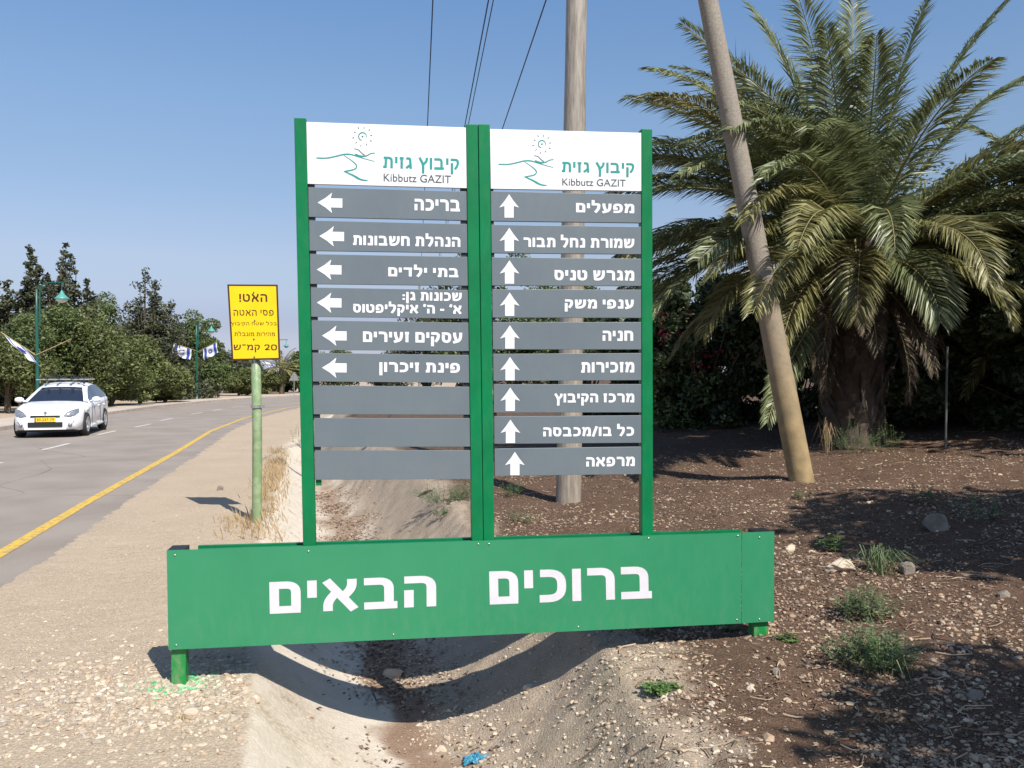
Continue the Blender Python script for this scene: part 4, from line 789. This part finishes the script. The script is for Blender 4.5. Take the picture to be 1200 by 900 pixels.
# ------------------------------------------------------------ cars
def build_car(loc, heading, paint, label, rack=True, plate_text=None):
    """x = across (left of car +), y = back from the front bumper; nose at y = 0, rear at 4.62"""
    e = empty('parked_car' if not rack else 'car', loc, heading, label=label, cat='car')
    Ws = [.86, 3.56]; WR = .325; AR = .375
    ys = sorted(set([0, .03, .08, .16, .28, .40]+[round(.46+.05*i, 3) for i in range(17)]+[1.35, 1.5, 1.8, 2.1, 2.4, 2.7, 3.0, 3.1]+[round(3.14+.05*i, 3) for i in range(17)]+[4.1, 4.25, 4.4, 4.52, 4.58, 4.62]))
    hw = lambda y: float(np.interp(y, [0, .03, .08, .16, .28, .45, .8, 1.4, 3.4, 4.0, 4.4, 4.55, 4.62], [.52, .62, .69, .755, .81, .855, .89, .905, .905, .885, .83, .77, .70]))
    top = lambda y: float(np.interp(y, [0, .03, .08, .16, .3, .6, 1.0, 1.35, 1.7, 3.6, 4.0, 4.4, 4.55, 4.62], [.60, .665, .715, .765, .815, .885, .94, .985, 1.0, 1.05, 1.085, 1.075, 1.03, .93]))
    belt = lambda y: float(np.interp(y, [0, .1, .3, .7, 1.3, 2.5, 3.6, 4.2, 4.62], [.52, .60, .70, .80, .875, .93, .985, .99, .86]))
    V = []; Fc = []; n = 10
    for y in ys:
        w_ = hw(y); t = top(y); bl = belt(y); zb = .20 if .2 < y < 4.4 else .24; zs = zb
        for c in Ws:
            if abs(y-c) < AR: zs = max(zs, .315+math.sqrt(AR*AR-(y-c)**2))
        zs = min(zs, bl-.12); mid = zs+(bl-zs)*.5
        prof = [(0, zb), (w_*.80, zb), (w_*.975, zs), (w_*.995, mid), (w_, bl-.10), (w_*.975, bl), (w_*.90, bl+.45*(t-bl)), (w_*.70, bl+.86*(t-bl)), (w_*.35, t-.004), (0, t)]
        V += [(a, y, b) for a, b in prof]; V += [(-a, y, b) for a, b in prof]
    N = len(ys)
    for i in range(N-1):
        for s in (0, 1):
            for j in range(n-1):
                a = i*2*n+s*n+j; q = (a, a+1, a+2*n+1, a+2*n); Fc.append(q if s else q[::-1])
    Fc.append(tuple(range(n))+tuple(reversed(range(n, 2*n)))); Fc.append(tuple(reversed([(N-1)*2*n+k for k in range(n)]))+tuple((N-1)*2*n+n+k for k in range(n)))
    mb = MB(); mb.add(V, Fc, 0, True); mb.sm[-2:] = [False, False]; body = mb.build('body', paint, e)
    # dark wheel wells and underside
    mb = MB(); mb.box((0, .86, .48), (1.60, .78, .42)); mb.box((0, 3.56, .48), (1.60, .78, .42)); mb.box((0, 2.2, .24), (1.5, 3.9, .16)); mb.build('underbody', M['black'], e)
    # greenhouse
    gy = [1.22, 1.45, 1.75, 2.05, 2.25, 2.5, 2.9, 3.2, 3.45, 3.7, 3.95, 4.12]
    rz = lambda y: float(np.interp(y, [1.22, 1.75, 2.05, 2.25, 2.5, 2.9, 3.2, 3.45, 3.7, 3.95, 4.12], [.955, 1.21, 1.345, 1.42, 1.46, 1.475, 1.46, 1.415, 1.31, 1.17, 1.075]))
    V = []; roofF = []; glassF = []
    for y in gy:
        z = rz(y); b0 = belt(y)-.01; bw = hw(y)*.965; k = min(1, (z-b0)/.5); rw = lerp(bw, .60, k)
        prof = [(bw, b0), (lerp(bw, rw, .10), lerp(b0, z, .08)), (lerp(bw, rw, .86), lerp(b0, z, .86)), (rw-.02, z-.035*k), (rw-.10, z-.012*k), (rw*.4, z+.012*k), (0, z+.016*k)]
        V += [(a, y, b) for a, b in prof]+[(-a, y, b) for a, b in prof]
    m = 7
    for i in range(len(gy)-1):
        ymid = (gy[i]+gy[i+1])/2
        for s in (0, 1):
            for j in range(m-1):
                a = i*2*m+s*m+j; q = (a, a+1, a+2*m+1, a+2*m); q = q if s else q[::-1]
                side = (j == 1) and 1.45 < ymid < 3.95; screen = j in (4, 5) and (ymid < 2.10 or ymid > 3.5)
                (glassF if side or screen else roofF).append(q)
    MB().add(V, roofF, 0, True).build('roof', paint, e); MB().add(V, glassF, 0, True).build('glazing', M['glass'], e)
    for s in (-1, 1):   # B pillar, window trim
        MB().add([(s*(.79+.012), 2.62, .95), (s*.802, 2.72, .95), (s*.632, 2.74, 1.40), (s*.632, 2.66, 1.40)], [(0, 1, 2, 3)]).build('pillar', M['black'], e)
        mr = MB(); c = Vector((s*1.0, 1.52, 1.0)); vs = []
        for k in range(6):
            for l in range(10):
                th = math.pi*k/5; ph = 2*math.pi*l/10; vs.append(c+Vector((.125*math.cos(th), .075*math.sin(th)*math.cos(ph), .085*math.sin(th)*math.sin(ph))))
        mr.add(vs, [(k*10+l, k*10+(l+1) % 10, (k+1)*10+(l+1) % 10, (k+1)*10+l) for k in range(5) for l in range(10)], 0, True); mr.tube([(s*.84, 1.52, .95), (s*.95, 1.52, .98)], .025, 6); mr.build('mirror', paint, e)
        for yd in (1.45, 2.66, 3.5):
            mb = MB(); p = [(s*(hw(yd)*1.0+.002), z) for z in (.30, .55, .80)]+[(s*(hw(yd)*.978+.003), belt(yd))]
            if yd == 3.5: p = p[2:]
            mb.tube([(a, yd+(.03 if yd == 3.5 else 0), z) for a, z in p], .005, 4); mb.build('door_seam', M['black'], e)
        for yd in (2.45, 3.30): MB().box((s*.915, yd, .80), (.03, .17, .03)).build('door_handle', paint, e)
        MB().box((s*.895, 2.2, .25), (.02, 1.9, .04)).build('sill_trim', paint, e)
        # headlight, fog lamp as shaped patches on the nose
        def nose(x, z, d=.012):   # y on the nose surface for a given half width
            y = float(np.interp(abs(x), [.52, .62, .69, .755, .81, .855, .89], [0, .03, .08, .16, .28, .45, .8])) if abs(x) > .52 else 0
            y2 = float(np.interp(z, [.60, .665, .715, .765, .815, .885], [0, .03, .08, .16, .3, .6])) if z > .6 else 0
            return max(y, y2)-d
        pts = [(.44, .61), (.52, .70), (.64, .765), (.78, .80), (.80, .72), (.72, .63), (.60, .585)]
        V2 = [(s*a, nose(a, b, .02), b) for a, b in pts]; cxm = (s*.63, nose(.63, .69, .045), .69); V2.append(cxm)
        MB().add(V2, [((k, (k+1) % 7, 7) if s > 0 else ((k+1) % 7, k, 7)) for k in range(7)], 0, True).build('headlight', M['chrome'], e)
        MB().lathe((s*.60, nose(.60, .36, .03)-.0, .36), [(0, .02), (.035, .015), (.055, 0), (.06, -.03)], 10, 0, axis=(0, -1, 0)).build('fog_lamp', M['chrome'], e)
        MB().add([(s*.40, -.006, .44), (s*.70, .075, .46), (s*.62, .035, .34), (s*.40, -.006, .31)], [(0, 1, 2, 3)] if s < 0 else [(3, 2, 1, 0)]).build('intake', M['black'], e)
    MB().box((0, .0, .60), (.72, .05, .045)).build('grille', M['black'], e)
    MB().box((0, .0, .375), (.84, .05, .13)).build('intake', M['black'], e)
    MB().add([(0, -.0, .745), (.045, .02, .70), (0, -.02, .655), (-.045, .02, .70), (0, -.035, .70)], [(0, 1, 4), (1, 2, 4), (2, 3, 4), (3, 0, 4)]).build('badge', M['chrome'], e)
    pl_ = MB().box((0, -.035, .51), (.52, .015, .115)).build('number_plate', M['plate'], e)
    if plate_text:
        V_, F_ = text_geo(plate_text, .01); xs = [v[0] for v in V_]; ys2 = [v[1] for v in V_]
        MB().add([((v[0]-min(xs))/(max(xs)-min(xs))*.42-.20, -.0445, .475+(v[1]-min(ys2))/(max(ys2)-min(ys2))*.072) for v in V_], F_).build('lettering', M['black'], pl_)
        MB().box((-.235, -.043, .51), (.03, .004, .11)).build('blue_strip', M['flagb'], pl_)
    for c in Ws:
        for s in (-1, 1):
            wh = empty('wheel', (s*.80, c, WR)); wh.parent = e
            MB().lathe((0, 0, 0), [(.20, -.095), (.30, -.105), (.325, -.07), (.325, .07), (.30, .105), (.20, .095)], 28, 0, axis=(s, 0, 0)).build('tyre', M['tyre'], wh)
            rb = MB(); rb.lathe((0, 0, 0), [(.205, .08), (.215, .10), (.20, .104), (.18, .07), (.17, .02)], 28, 0, axis=(s, 0, 0)); rb.lathe((0, 0, 0), [(.05, .095), (.03, .1), (0, .1)], 10, 0, axis=(s, 0, 0))
            for k in range(7):
                a = 2*math.pi*k/7; ca, sa = math.cos(a), math.sin(a); X = s*.085
                rb.add([(X, ca*.04-sa*.025, sa*.04+ca*.025), (X, ca*.04+sa*.025, sa*.04-ca*.025), (X*1.05, ca*.195+sa*.02, sa*.195-ca*.02), (X*1.05, ca*.195-sa*.02, sa*.195+ca*.02)], [(0, 1, 2, 3)])
            rb.build('rim', M['rim'], wh); MB().lathe((0, 0, 0), [(.19, .03), (0, .03)], 20, 0, axis=(s, 0, 0)).build('brake', M['black'], wh)
    if rack:
        for yb in (2.15, 2.95):
            rk = MB(); rk.box((0, yb, 1.565), (1.42, .05, .03)); rk.build('rack_bar', M['alu'], e)
            for s in (-1, 1): MB().box((s*.56, yb, 1.50), (.05, .07, .12)).build('rack_foot', M['black'], e)
        for (x0, y0, l, r) in [(-.42, 2.5, 1.1, .035), (-.1, 2.5, 1.15, .03), (.25, 2.45, 1.0, .04), (.42, 2.55, .9, .03)]:
            mb = MB(); mb.tube([(x0, y0-l/2, 1.61), (x0, y0+l/2, 1.61)], r, 6); mb.tube([(x0-.06, y0-l*.3, 1.60), (x0, y0-l*.3, 1.72), (x0+.06, y0-l*.3, 1.60)], .02, 5); mb.build('bike_carrier', M['black'], e)
        MB().tube([(-.45, 1.36, 1.0), (-.05, 1.42, 1.03)], .012, 5).build('wiper', M['black'], e); MB().tube([(.1, 1.36, 1.0), (.5, 1.42, 1.02)], .012, 5).build('wiper', M['black'], e)
        MB().lathe((0, 3.5, 1.42), [(.02, 0), (.006, .04), (.004, .14), (0, .15)], 6).build('aerial', M['black'], e)
    return e
CZ = float(zleft(24))+.004
# nose toward the viewer and a little to the right
build_car((-12.62, 23.05, CZ), R(16), M['carw'], 'white sedan with roof rack driving towards the viewer on the left', True, '30-237-79')
build_car((-29.4, 61, Gs(-29.4, 61)), R(60), M['carg'], 'grey car parked far off under the trees, just behind the white car', False)

# ------------------------------------------------------------ stones, litter, weeds
t_ = (1+5**.5)/2
ICO = np.array([(-1,t_,0),(1,t_,0),(-1,-t_,0),(1,-t_,0),(0,-1,t_),(0,1,t_),(0,-1,-t_),(0,1,-t_),(t_,0,-1),(t_,0,1),(-t_,0,-1),(-t_,0,1)])/1.902
ICF = np.array([(0,11,5),(0,5,1),(0,1,7),(0,7,10),(0,10,11),(1,5,9),(5,11,4),(11,10,2),(10,7,6),(7,1,8),(3,9,4),(3,4,2),(3,2,6),(3,6,8),(3,8,9),(4,9,5),(2,4,11),(6,2,10),(8,6,7),(9,8,1)])
def stones(xs, ys, size, rng, sink=.25, flat=.6):
    n = len(xs); V = ICO[None]*rng.uniform(.65, 1.25, (n, 12, 1)); sc = size[:, None]*rng.uniform(.6, 1.3, (n, 3)); sc[:, 2] *= flat; V = V*sc[:, None]
    a = rng.uniform(0, 6.283, n); ca, sa = np.cos(a), np.sin(a); X = V[..., 0]*ca[:, None]-V[..., 1]*sa[:, None]; Y = V[..., 0]*sa[:, None]+V[..., 1]*ca[:, None]
    zz = G(xs, ys)+size*flat*(1-sink*2)*.5
    V = np.stack([X+xs[:, None], Y+ys[:, None], V[..., 2]+zz[:, None]], -1).reshape(-1, 3); Fq = (ICF[None]+12*np.arange(n)[:, None, None]).reshape(-1, 3); return V, Fq
def chips(xs, ys, size, rng, lift=.004):
    n = len(xs); a = rng.uniform(0, 6.283, n); el = rng.uniform(1.2, 3.2, n); d = np.stack([np.cos(a), np.sin(a), rng.normal(0, .22, n)], 1); s = np.stack([-np.sin(a), np.cos(a), rng.normal(0, .3, n)], 1)
    c = np.stack([xs, ys, G(xs, ys)+lift+size*.25], 1); d = d*(size*el*.5)[:, None]; s = s*(size*.5)[:, None]
    c2 = c+np.stack([0*xs, 0*xs, size*rng.uniform(-.2, .4, n)], 1)
    V = np.stack([c-d, c2-s, c+d, c2+s], 1).reshape(-1, 3); return V, np.arange(4*n).reshape(n, 4)
rng = np.random.default_rng(21)
def samp(n, y0, y1, w=.68): 
    y = y0*np.exp(rng.uniform(0, 1, n)*math.log(y1/y0)); x = rng.uniform(-w, w, n)*y; return x, y
def keep(x, y, p): k = rng.uniform(0, 1, len(x)) < p; return x[k], y[k]
def red_mask(x, y): L, Rr = lips(y); return np.clip((x-Rr+.05)/.35, 0, 1)
# right bank: mixed stones on red soil
x, y = samp(120000, 3.0, 13); cl_ = vnoise(x, y, .9, 31)*.6+vnoise(x, y, 3.1, 32)*.5
x, y = keep(x, y, red_mask(x, y)*(.10+.9*sm(.42, .78, cl_))); sz = .0028+.016*rng.uniform(0, 1, len(x))**4.2; big_ = rng.uniform(0, 1, len(x)) < .010; sz[big_] = rng.uniform(.014, .030, big_.sum()); V, Fq = stones(x, y, sz, rng)
link('stones', npmesh('stones', V, Fq), M['stonesR'], kind='stuff'); nst = len(x)
# leaf litter and bark chips on the right, denser farther back, and in the ditch bottom behind the sign
x, y = samp(150000, 3.0, 17); L, Rr = lips(y); u_ = (x-L)/(Rr-L)
pr = red_mask(x, y)*(.30*sm(.35, .6, vnoise(x, y, 2.6, 44))+.8*sm(4.8, 7.2, y)*sm(.25, .6, vnoise(x, y, 1.1, 41)*.7+.3*vnoise(x, y, 4, 42)))
pd = np.exp(-((u_-.45)/.14)**2)*sm(5.5, 7, y)*.9; x, y = keep(x, y, np.maximum(pr, pd)); nlit = len(x); yd_ = rng.uniform(3.2, 15, 9500); L, Rr = lips(yd_); xd_ = L+(Rr-L)*rng.normal(.46, .11, 9500); sel = vnoise(xd_, yd_, 2.1, 71) > rng.uniform(.1, .6, 9500); x = np.concatenate([x, xd_[sel]]); y = np.concatenate([y, yd_[sel]]); sz = .005+.011*rng.uniform(0, 1, len(x))**2; sz[nlit:] = sz[nlit:]*1.3+.004; V, Fq = chips(x, y, sz, rng)
link('leaf_litter', npmesh('leaf_litter', V, Fq), M['chips'], kind='stuff')
# pale gravel: left bed by the foot, shoulder, gravelly right bank of the ditch
x1 = rng.normal(-1.85, .6, 5200); y1 = rng.normal(4.42, .33, 5200); L, Rr = lips(y1); k = (x1 < L-.02) & (y1 > 3.1); x1, y1 = x1[k], y1[k]
x2, y2 = samp(46000, 3.0, 11); L, Rr = lips(y2); aw2 = np.interp(y2, RYs, YEL)+.45+.5*rng.uniform(0, 1, len(y2))**.5; pm = ((x2 < L-.03) & (x2 > aw2))*(.10+.35*sm(.5, .75, vnoise(x2, y2, 1.7, 51))); x2, y2 = keep(x2, y2, pm)
x3, y3 = samp(60000, 3.0, 6.5); L, Rr = lips(y3); u3 = (x3-L)/(Rr-L); pm = np.exp(-((u3-.58)/.15)**2)*.85*sm(.3, .7, vnoise(x3, y3, 2.3, 52))+np.exp(-((u3-1.0)/.2)**2)*.35; x3, y3 = keep(x3, y3, pm)
xa, ya = np.concatenate([x1, x2, x3]), np.concatenate([y1, y2, y3]); sz = np.concatenate([.004+.019*rng.uniform(0, 1, len(x1))**3.2, .003+.009*rng.uniform(0, 1, len(x2))**2.5, .004+.014*rng.uniform(0, 1, len(x3))**3.5])
V, Fq = stones(xa, ya, sz, rng); link('gravel', npmesh('gravel', V, Fq), M['stones'], kind='stuff')
xg = rng.normal(-1.79, .10, 260); yg = rng.normal(4.56, .075, 260); V, Fq = stones(xg, yg, rng.uniform(.005, .014, 260), rng); link('sprayed_gravel', npmesh('sprayed_gravel', V, Fq), M['greenstone'], kind='stuff')
V = []; Fc = []
for i in range(700):
    y_ = 3.2*math.exp(random.random()*1.4); x_ = random.uniform(-.1, .72)*y_; L_x, R_x = lips(np.array([y_]))
    if x_ < float(R_x[0])-.25: continue
    a = random.uniform(0, 6.283); l = random.uniform(.04, .22); w_ = random.uniform(.0012, .003); pv = None
    for k in range(4):
        q = Vector((x_+math.cos(a)*l*k/3, y_+math.sin(a)*l*k/3, 0)); q.z = Gs(q.x, q.y)+.007+.006*random.random(); n_ = Vector((-math.sin(a), math.cos(a), 0))*w_; b = len(V); V += [q-n_, q+n_+Vector((0, 0, .002)), q+Vector((0, 0, w_*2.2))]
        if pv is not None: Fc += [(pv, pv+2, b+2, b), (pv+2, pv+1, b+1, b+2)]
        pv = b; a += random.gauss(0, .35)
MB().add(V, Fc).build('fallen_twigs', M['chips'], None, kind='stuff')
# rocks one can point at
def rock(px, py, wd, hg, m, label, ang=0, cat='rock'):
    p = gp(px, py); n = 3; rnd = np.random.default_rng(int(px*7+py)); me = bpy.data.meshes.new('rock'); V = ICO.copy(); Fs = ICF.tolist(); V = V.tolist()
    for _ in range(2):
        mids = {}; NF = []
        for f in Fs:
            m3 = []
            for a, b_ in ((0, 1), (1, 2), (2, 0)):
                k = tuple(sorted((f[a], f[b_])))
                if k not in mids: q = np.array(V[k[0]])+np.array(V[k[1]]); q /= np.linalg.norm(q); mids[k] = len(V); V.append(list(q))
                m3.append(mids[k])
            NF += [(f[0], m3[0], m3[2]), (f[1], m3[1], m3[0]), (f[2], m3[2], m3[1]), tuple(m3)]
        Fs = NF
    V = np.array(V); pl3 = rnd.normal(size=(9, 3)); pl3 /= np.linalg.norm(pl3, axis=1)[:, None]
    for q in pl3:
        d = V@q; lim = rnd.uniform(.55, .85); V = V-np.outer(np.maximum(d-lim, 0), q)
    V = V*(1+.06*rnd.normal(size=(len(V), 1))*.5); k = p.y/1000; V = V*np.array([wd*k/2, wd*k/2*.75, hg*k*.62])
    ca, sa = math.cos(ang), math.sin(ang); V = np.stack([V[:, 0]*ca-V[:, 1]*sa, V[:, 0]*sa+V[:, 1]*ca, V[:, 2]+hg*k*.25], 1)
    me.from_pydata(V.tolist(), [], Fs); o = link('rock', me, m, None, label=label, cat=cat); o.location = p; return o
RK = [(461, 795, 26, 15, 'rockp', 'white angular stone at the ditch bottom below the welcome board'), (985, 668, 48, 15, 'rockp', 'long flat pale stone right of the welcome board'), (1063, 672, 22, 16, 'rockg', 'rounded grey stone right of the upper weeds'),
      (1098, 622, 34, 24, 'rockg', 'larger grey stone in the shade at the right'), (1144, 820, 22, 16, 'rockg', 'angular grey stone at the lower right'), (926, 647, 14, 11, 'rockp', 'small tan stone just beyond the right end of the board'),
      (777, 822, 11, 9, 'rockp', 'small pale stone below the little bright weed'), (909, 790, 12, 9, 'rockg', 'small grey stone below the right foot'), (300, 824, 15, 11, 'rockp', 'pale stone at the edge of the concrete below the left foot'), (224, 838, 18, 11, 'rockp', 'pale stone below the left foot in the gravel'),
      (74, 782, 12, 7, 'rockp', 'pale stone on the shoulder at the left of the gravel bed'), (162, 852, 12, 8, 'rockp', 'pale stone lowest in the left gravel'), (52, 812, 14, 10, 'rockp', 'pale stone at the far left of the gravel bed'), (620, 808, 18, 8, 'rockp', 'pale flat stone on the right bank at the shadow edge'),
      (258, 575, 9, 7, 'rockg', 'dark little stone in the shadow of the yellow sign'), (516, 882, 16, 10, 'rockp', 'pale stone left of the blue litter'), (1176, 700, 16, 11, 'rockg', 'brownish stone near the right edge'), (880, 810, 11, 8, 'rockp', 'tiny cream stone in the red soil below the right foot')]
for px, py, w_, h_, m_, lab in RK: rock(px, py, w_, h_, M[m_], lab, random.uniform(-.5, .5))
# dead branch pieces
def twig(px, py, px2, py2, rad, label):
    a, b_ = gp(px, py), gp(px2, py2); pts = [a.lerp(b_, t)+Vector((random.uniform(-.01, .01), random.uniform(-.01, .01), rad+.01*math.sin(t*3.1))) for t in (0, .25, .5, .75, 1)]
    MB().tube(pts, [rad, rad*1.1, rad, rad*.8, rad*.4], 6).build('twig', M['frondD'], None, label=label, cat='twig')
twig(1140, 808, 1168, 797, .006, 'thin pale twig at the lower right'); twig(1148, 640, 1200, 616, .007, 'curved pale twig in the shade near the right edge'); twig(492, 583, 506, 576, .02, 'pale broken branch lying on the right lip of the ditch'); twig(433, 800, 445, 832, .006, 'dark thin twig in the shadow of the board')
# weeds
def weed(px, py, wd, ht, kind, m, label, n=60, group=None):
    p = gp(px, py); k = p.y/1000; r = wd*k/2*1.25; h = ht*k*.85; rnd = random.Random(px*3+py); e = empty('weed', p, label=label, cat='weed', group=group); mb = MB(); sb = MB()
    for i in range(n):
        a = rnd.uniform(0, 6.283); q = rnd.uniform(.1, 1); b0 = Vector((math.cos(a), math.sin(a), 0))*r*(.35 if kind == 'blade' else .6)*rnd.random(); tip = Vector((math.cos(a)*r*q, math.sin(a)*r*q, h*rnd.uniform(.45, 1)*(1.15-.5*q)))
        if kind == 'blade':
            mid = b0.lerp(tip, .45)+Vector((rnd.gauss(0, r*.08), rnd.gauss(0, r*.08), h*.38)); s_ = Vector((-math.sin(a), math.cos(a), 0))*rnd.uniform(.0018, .004); tip2 = tip+Vector((math.cos(a)*r*.25, math.sin(a)*r*.25, -h*rnd.uniform(.1, .5))); mb.add([b0-s_, b0+s_, mid+s_, mid-s_, tip2], [(0, 1, 2, 3), (3, 2, 4)])
        else:
            sb.tube([b0, b0.lerp(tip, .5)+Vector((rnd.gauss(0, .01), rnd.gauss(0, .01), h*.08)), tip], .0013, 4, 0, False)
            for l in range(rnd.randint(12, 20)):
                c = b0.lerp(tip, rnd.uniform(.25, 1.0))+Vector((0, 0, h*.05)); aa = rnd.uniform(0, 6.283); ls = rnd.uniform(.5, 1)*(.034 if kind == 'leafy' else .026); d = Vector((math.cos(aa), math.sin(aa), rnd.uniform(-.3, .35))).normalized()*ls*1.15; s_ = Vector((-math.sin(aa), math.cos(aa), rnd.uniform(-.3, .3)))*ls*(.36 if kind == 'leafy' else .27); mb.add([c, c+d*.5+s_, c+d, c+d*.5-s_], [(0, 1, 2, 3)])
    mb.build('leaves', m, e)
    if sb.v: sb.build('stem', M['weedg'], e)
W = [(971, 648, 34, 36, 'leafy', 'weed', 'small bright green leafy weed just right of the welcome board', 14), (1032, 672, 80, 52, 'blade', 'weedg', 'tuft of arching grey green blades behind the flat pale stone', 60), (1028, 668, 34, 38, 'fine', 'weed', 'yellow green weed inside the grey bladed tuft', 16),
     (1016, 724, 80, 46, 'fine', 'weedg', 'dusty bushy weed in the middle of the three right hand weeds', 80), (1026, 782, 116, 62, 'fine', 'weedg', 'wide sprawling weed nearest the viewer on the right', 110), (1036, 786, 90, 55, 'blade', 'weed', 'grass blades growing in the sprawling right hand weed', 34),
     (776, 812, 40, 14, 'leafy', 'weed', 'small flat bright weed alone in the red soil', 18), (520, 590, 70, 30, 'fine', 'weed', 'low green weed patch on the ditch lip left of the middle posts', 60), (545, 586, 40, 28, 'fine', 'weedg', 'low green weed patch touching the middle posts', 34), (600, 582, 34, 24, 'fine', 'weed', 'low weed in the shadow right of the middle posts', 26), (612, 612, 44, 20, 'fine', 'weedg', 'thin weed below the right panels, nearer the board', 24), (520, 606, 30, 14, 'fine', 'weed', 'tiny yellowish weed on the ditch lip below the low green patch', 18),
     (1000, 532, 70, 46, 'fine', 'weed', 'leafy weeds at the foot of the palm trunk, left side', 46), (1040, 530, 50, 54, 'leafy', 'weed', 'taller leafy weed at the foot of the palm trunk, right side', 20), (968, 530, 30, 60, 'blade', 'dry', 'dry grass tuft left of the palm foot', 26),
     (1085, 590, 40, 32, 'leafy', 'weedg', 'dark little plant in the shade right of the palm', 14), (1150, 610, 60, 46, 'leafy', 'weedg', 'dark shaded weed near the right edge', 22), (940, 585, 22, 18, 'fine', 'weedg', 'small grey weed below the foot of the leaning pole', 16), (348, 522, 18, 28, 'leafy', 'weed', 'green bush of weed on the left lip of the ditch beside the left post', 20),
     (212, 845, 18, 10, 'blade', 'dry', 'tiny dry grass tuft in the gravel below the left foot', 18), (922, 752, 26, 12, 'fine', 'weed', 'tiny weeds right of the right foot', 16), (860, 740, 20, 8, 'fine', 'weed', 'tiny weeds left of the right foot', 10)]
for px, py, wd, ht, kd, m_, lab, n_ in W: weed(px, py, wd, ht, kd, M[m_], lab, n_)
# dry grass along the left lip of the ditch behind the yellow sign
V = []; Fc = []
for i in range(1700):
    y_ = random.uniform(8.6, 19) if i > 90 else random.uniform(9.2, 11); Lx = float(np.interp(y_, LY, LX)); x_ = Lx-.12+random.gauss(0, .12 if y_ > 10 else .2)
    if vnoise(np.array([x_]), np.array([y_]), 1.5, 61)[0] < .38: continue
    z_ = Gs(x_, y_); a = random.uniform(0, 6.283); h = random.uniform(.03, .17); r_ = random.uniform(.02, .1); s_ = .004; b = len(V)
    V += [(x_-s_, y_, z_), (x_+s_, y_, z_), (x_+math.cos(a)*r_*.5+s_, y_+math.sin(a)*r_*.5, z_+h*.6), (x_+math.cos(a)*r_, y_+math.sin(a)*r_, z_+h)]; Fc.append((b, b+1, b+2, b+3))
MB().add(V, Fc).build('dry_grass', M['dry'], None, kind='stuff')
# crumpled blue litter
p = gp(558, 893); rnd = random.Random(3); V = []; nL = 15
for i in range(nL):
    for j in range(nL):
        a = (i/(nL-1)-.5)*.13; b = (j/(nL-1)-.5)*.11; rr = math.hypot(a, b); V.append((a*(1+.3*rnd.uniform(-1, 1)), b*(1+.3*rnd.uniform(-1, 1)), .012+.045*rnd.random()*max(0, 1-rr/.08)+.012*math.sin(a*90)*math.cos(b*80)))
o = MB().add(V, [(i*nL+j, i*nL+j+1, (i+1)*nL+j+1, (i+1)*nL+j) for i in range(nL-1) for j in range(nL-1)]).build('plastic_litter', M['blue'], None, label='crumpled blue plastic litter at the bottom of the picture in the ditch', cat='litter'); o.location = p
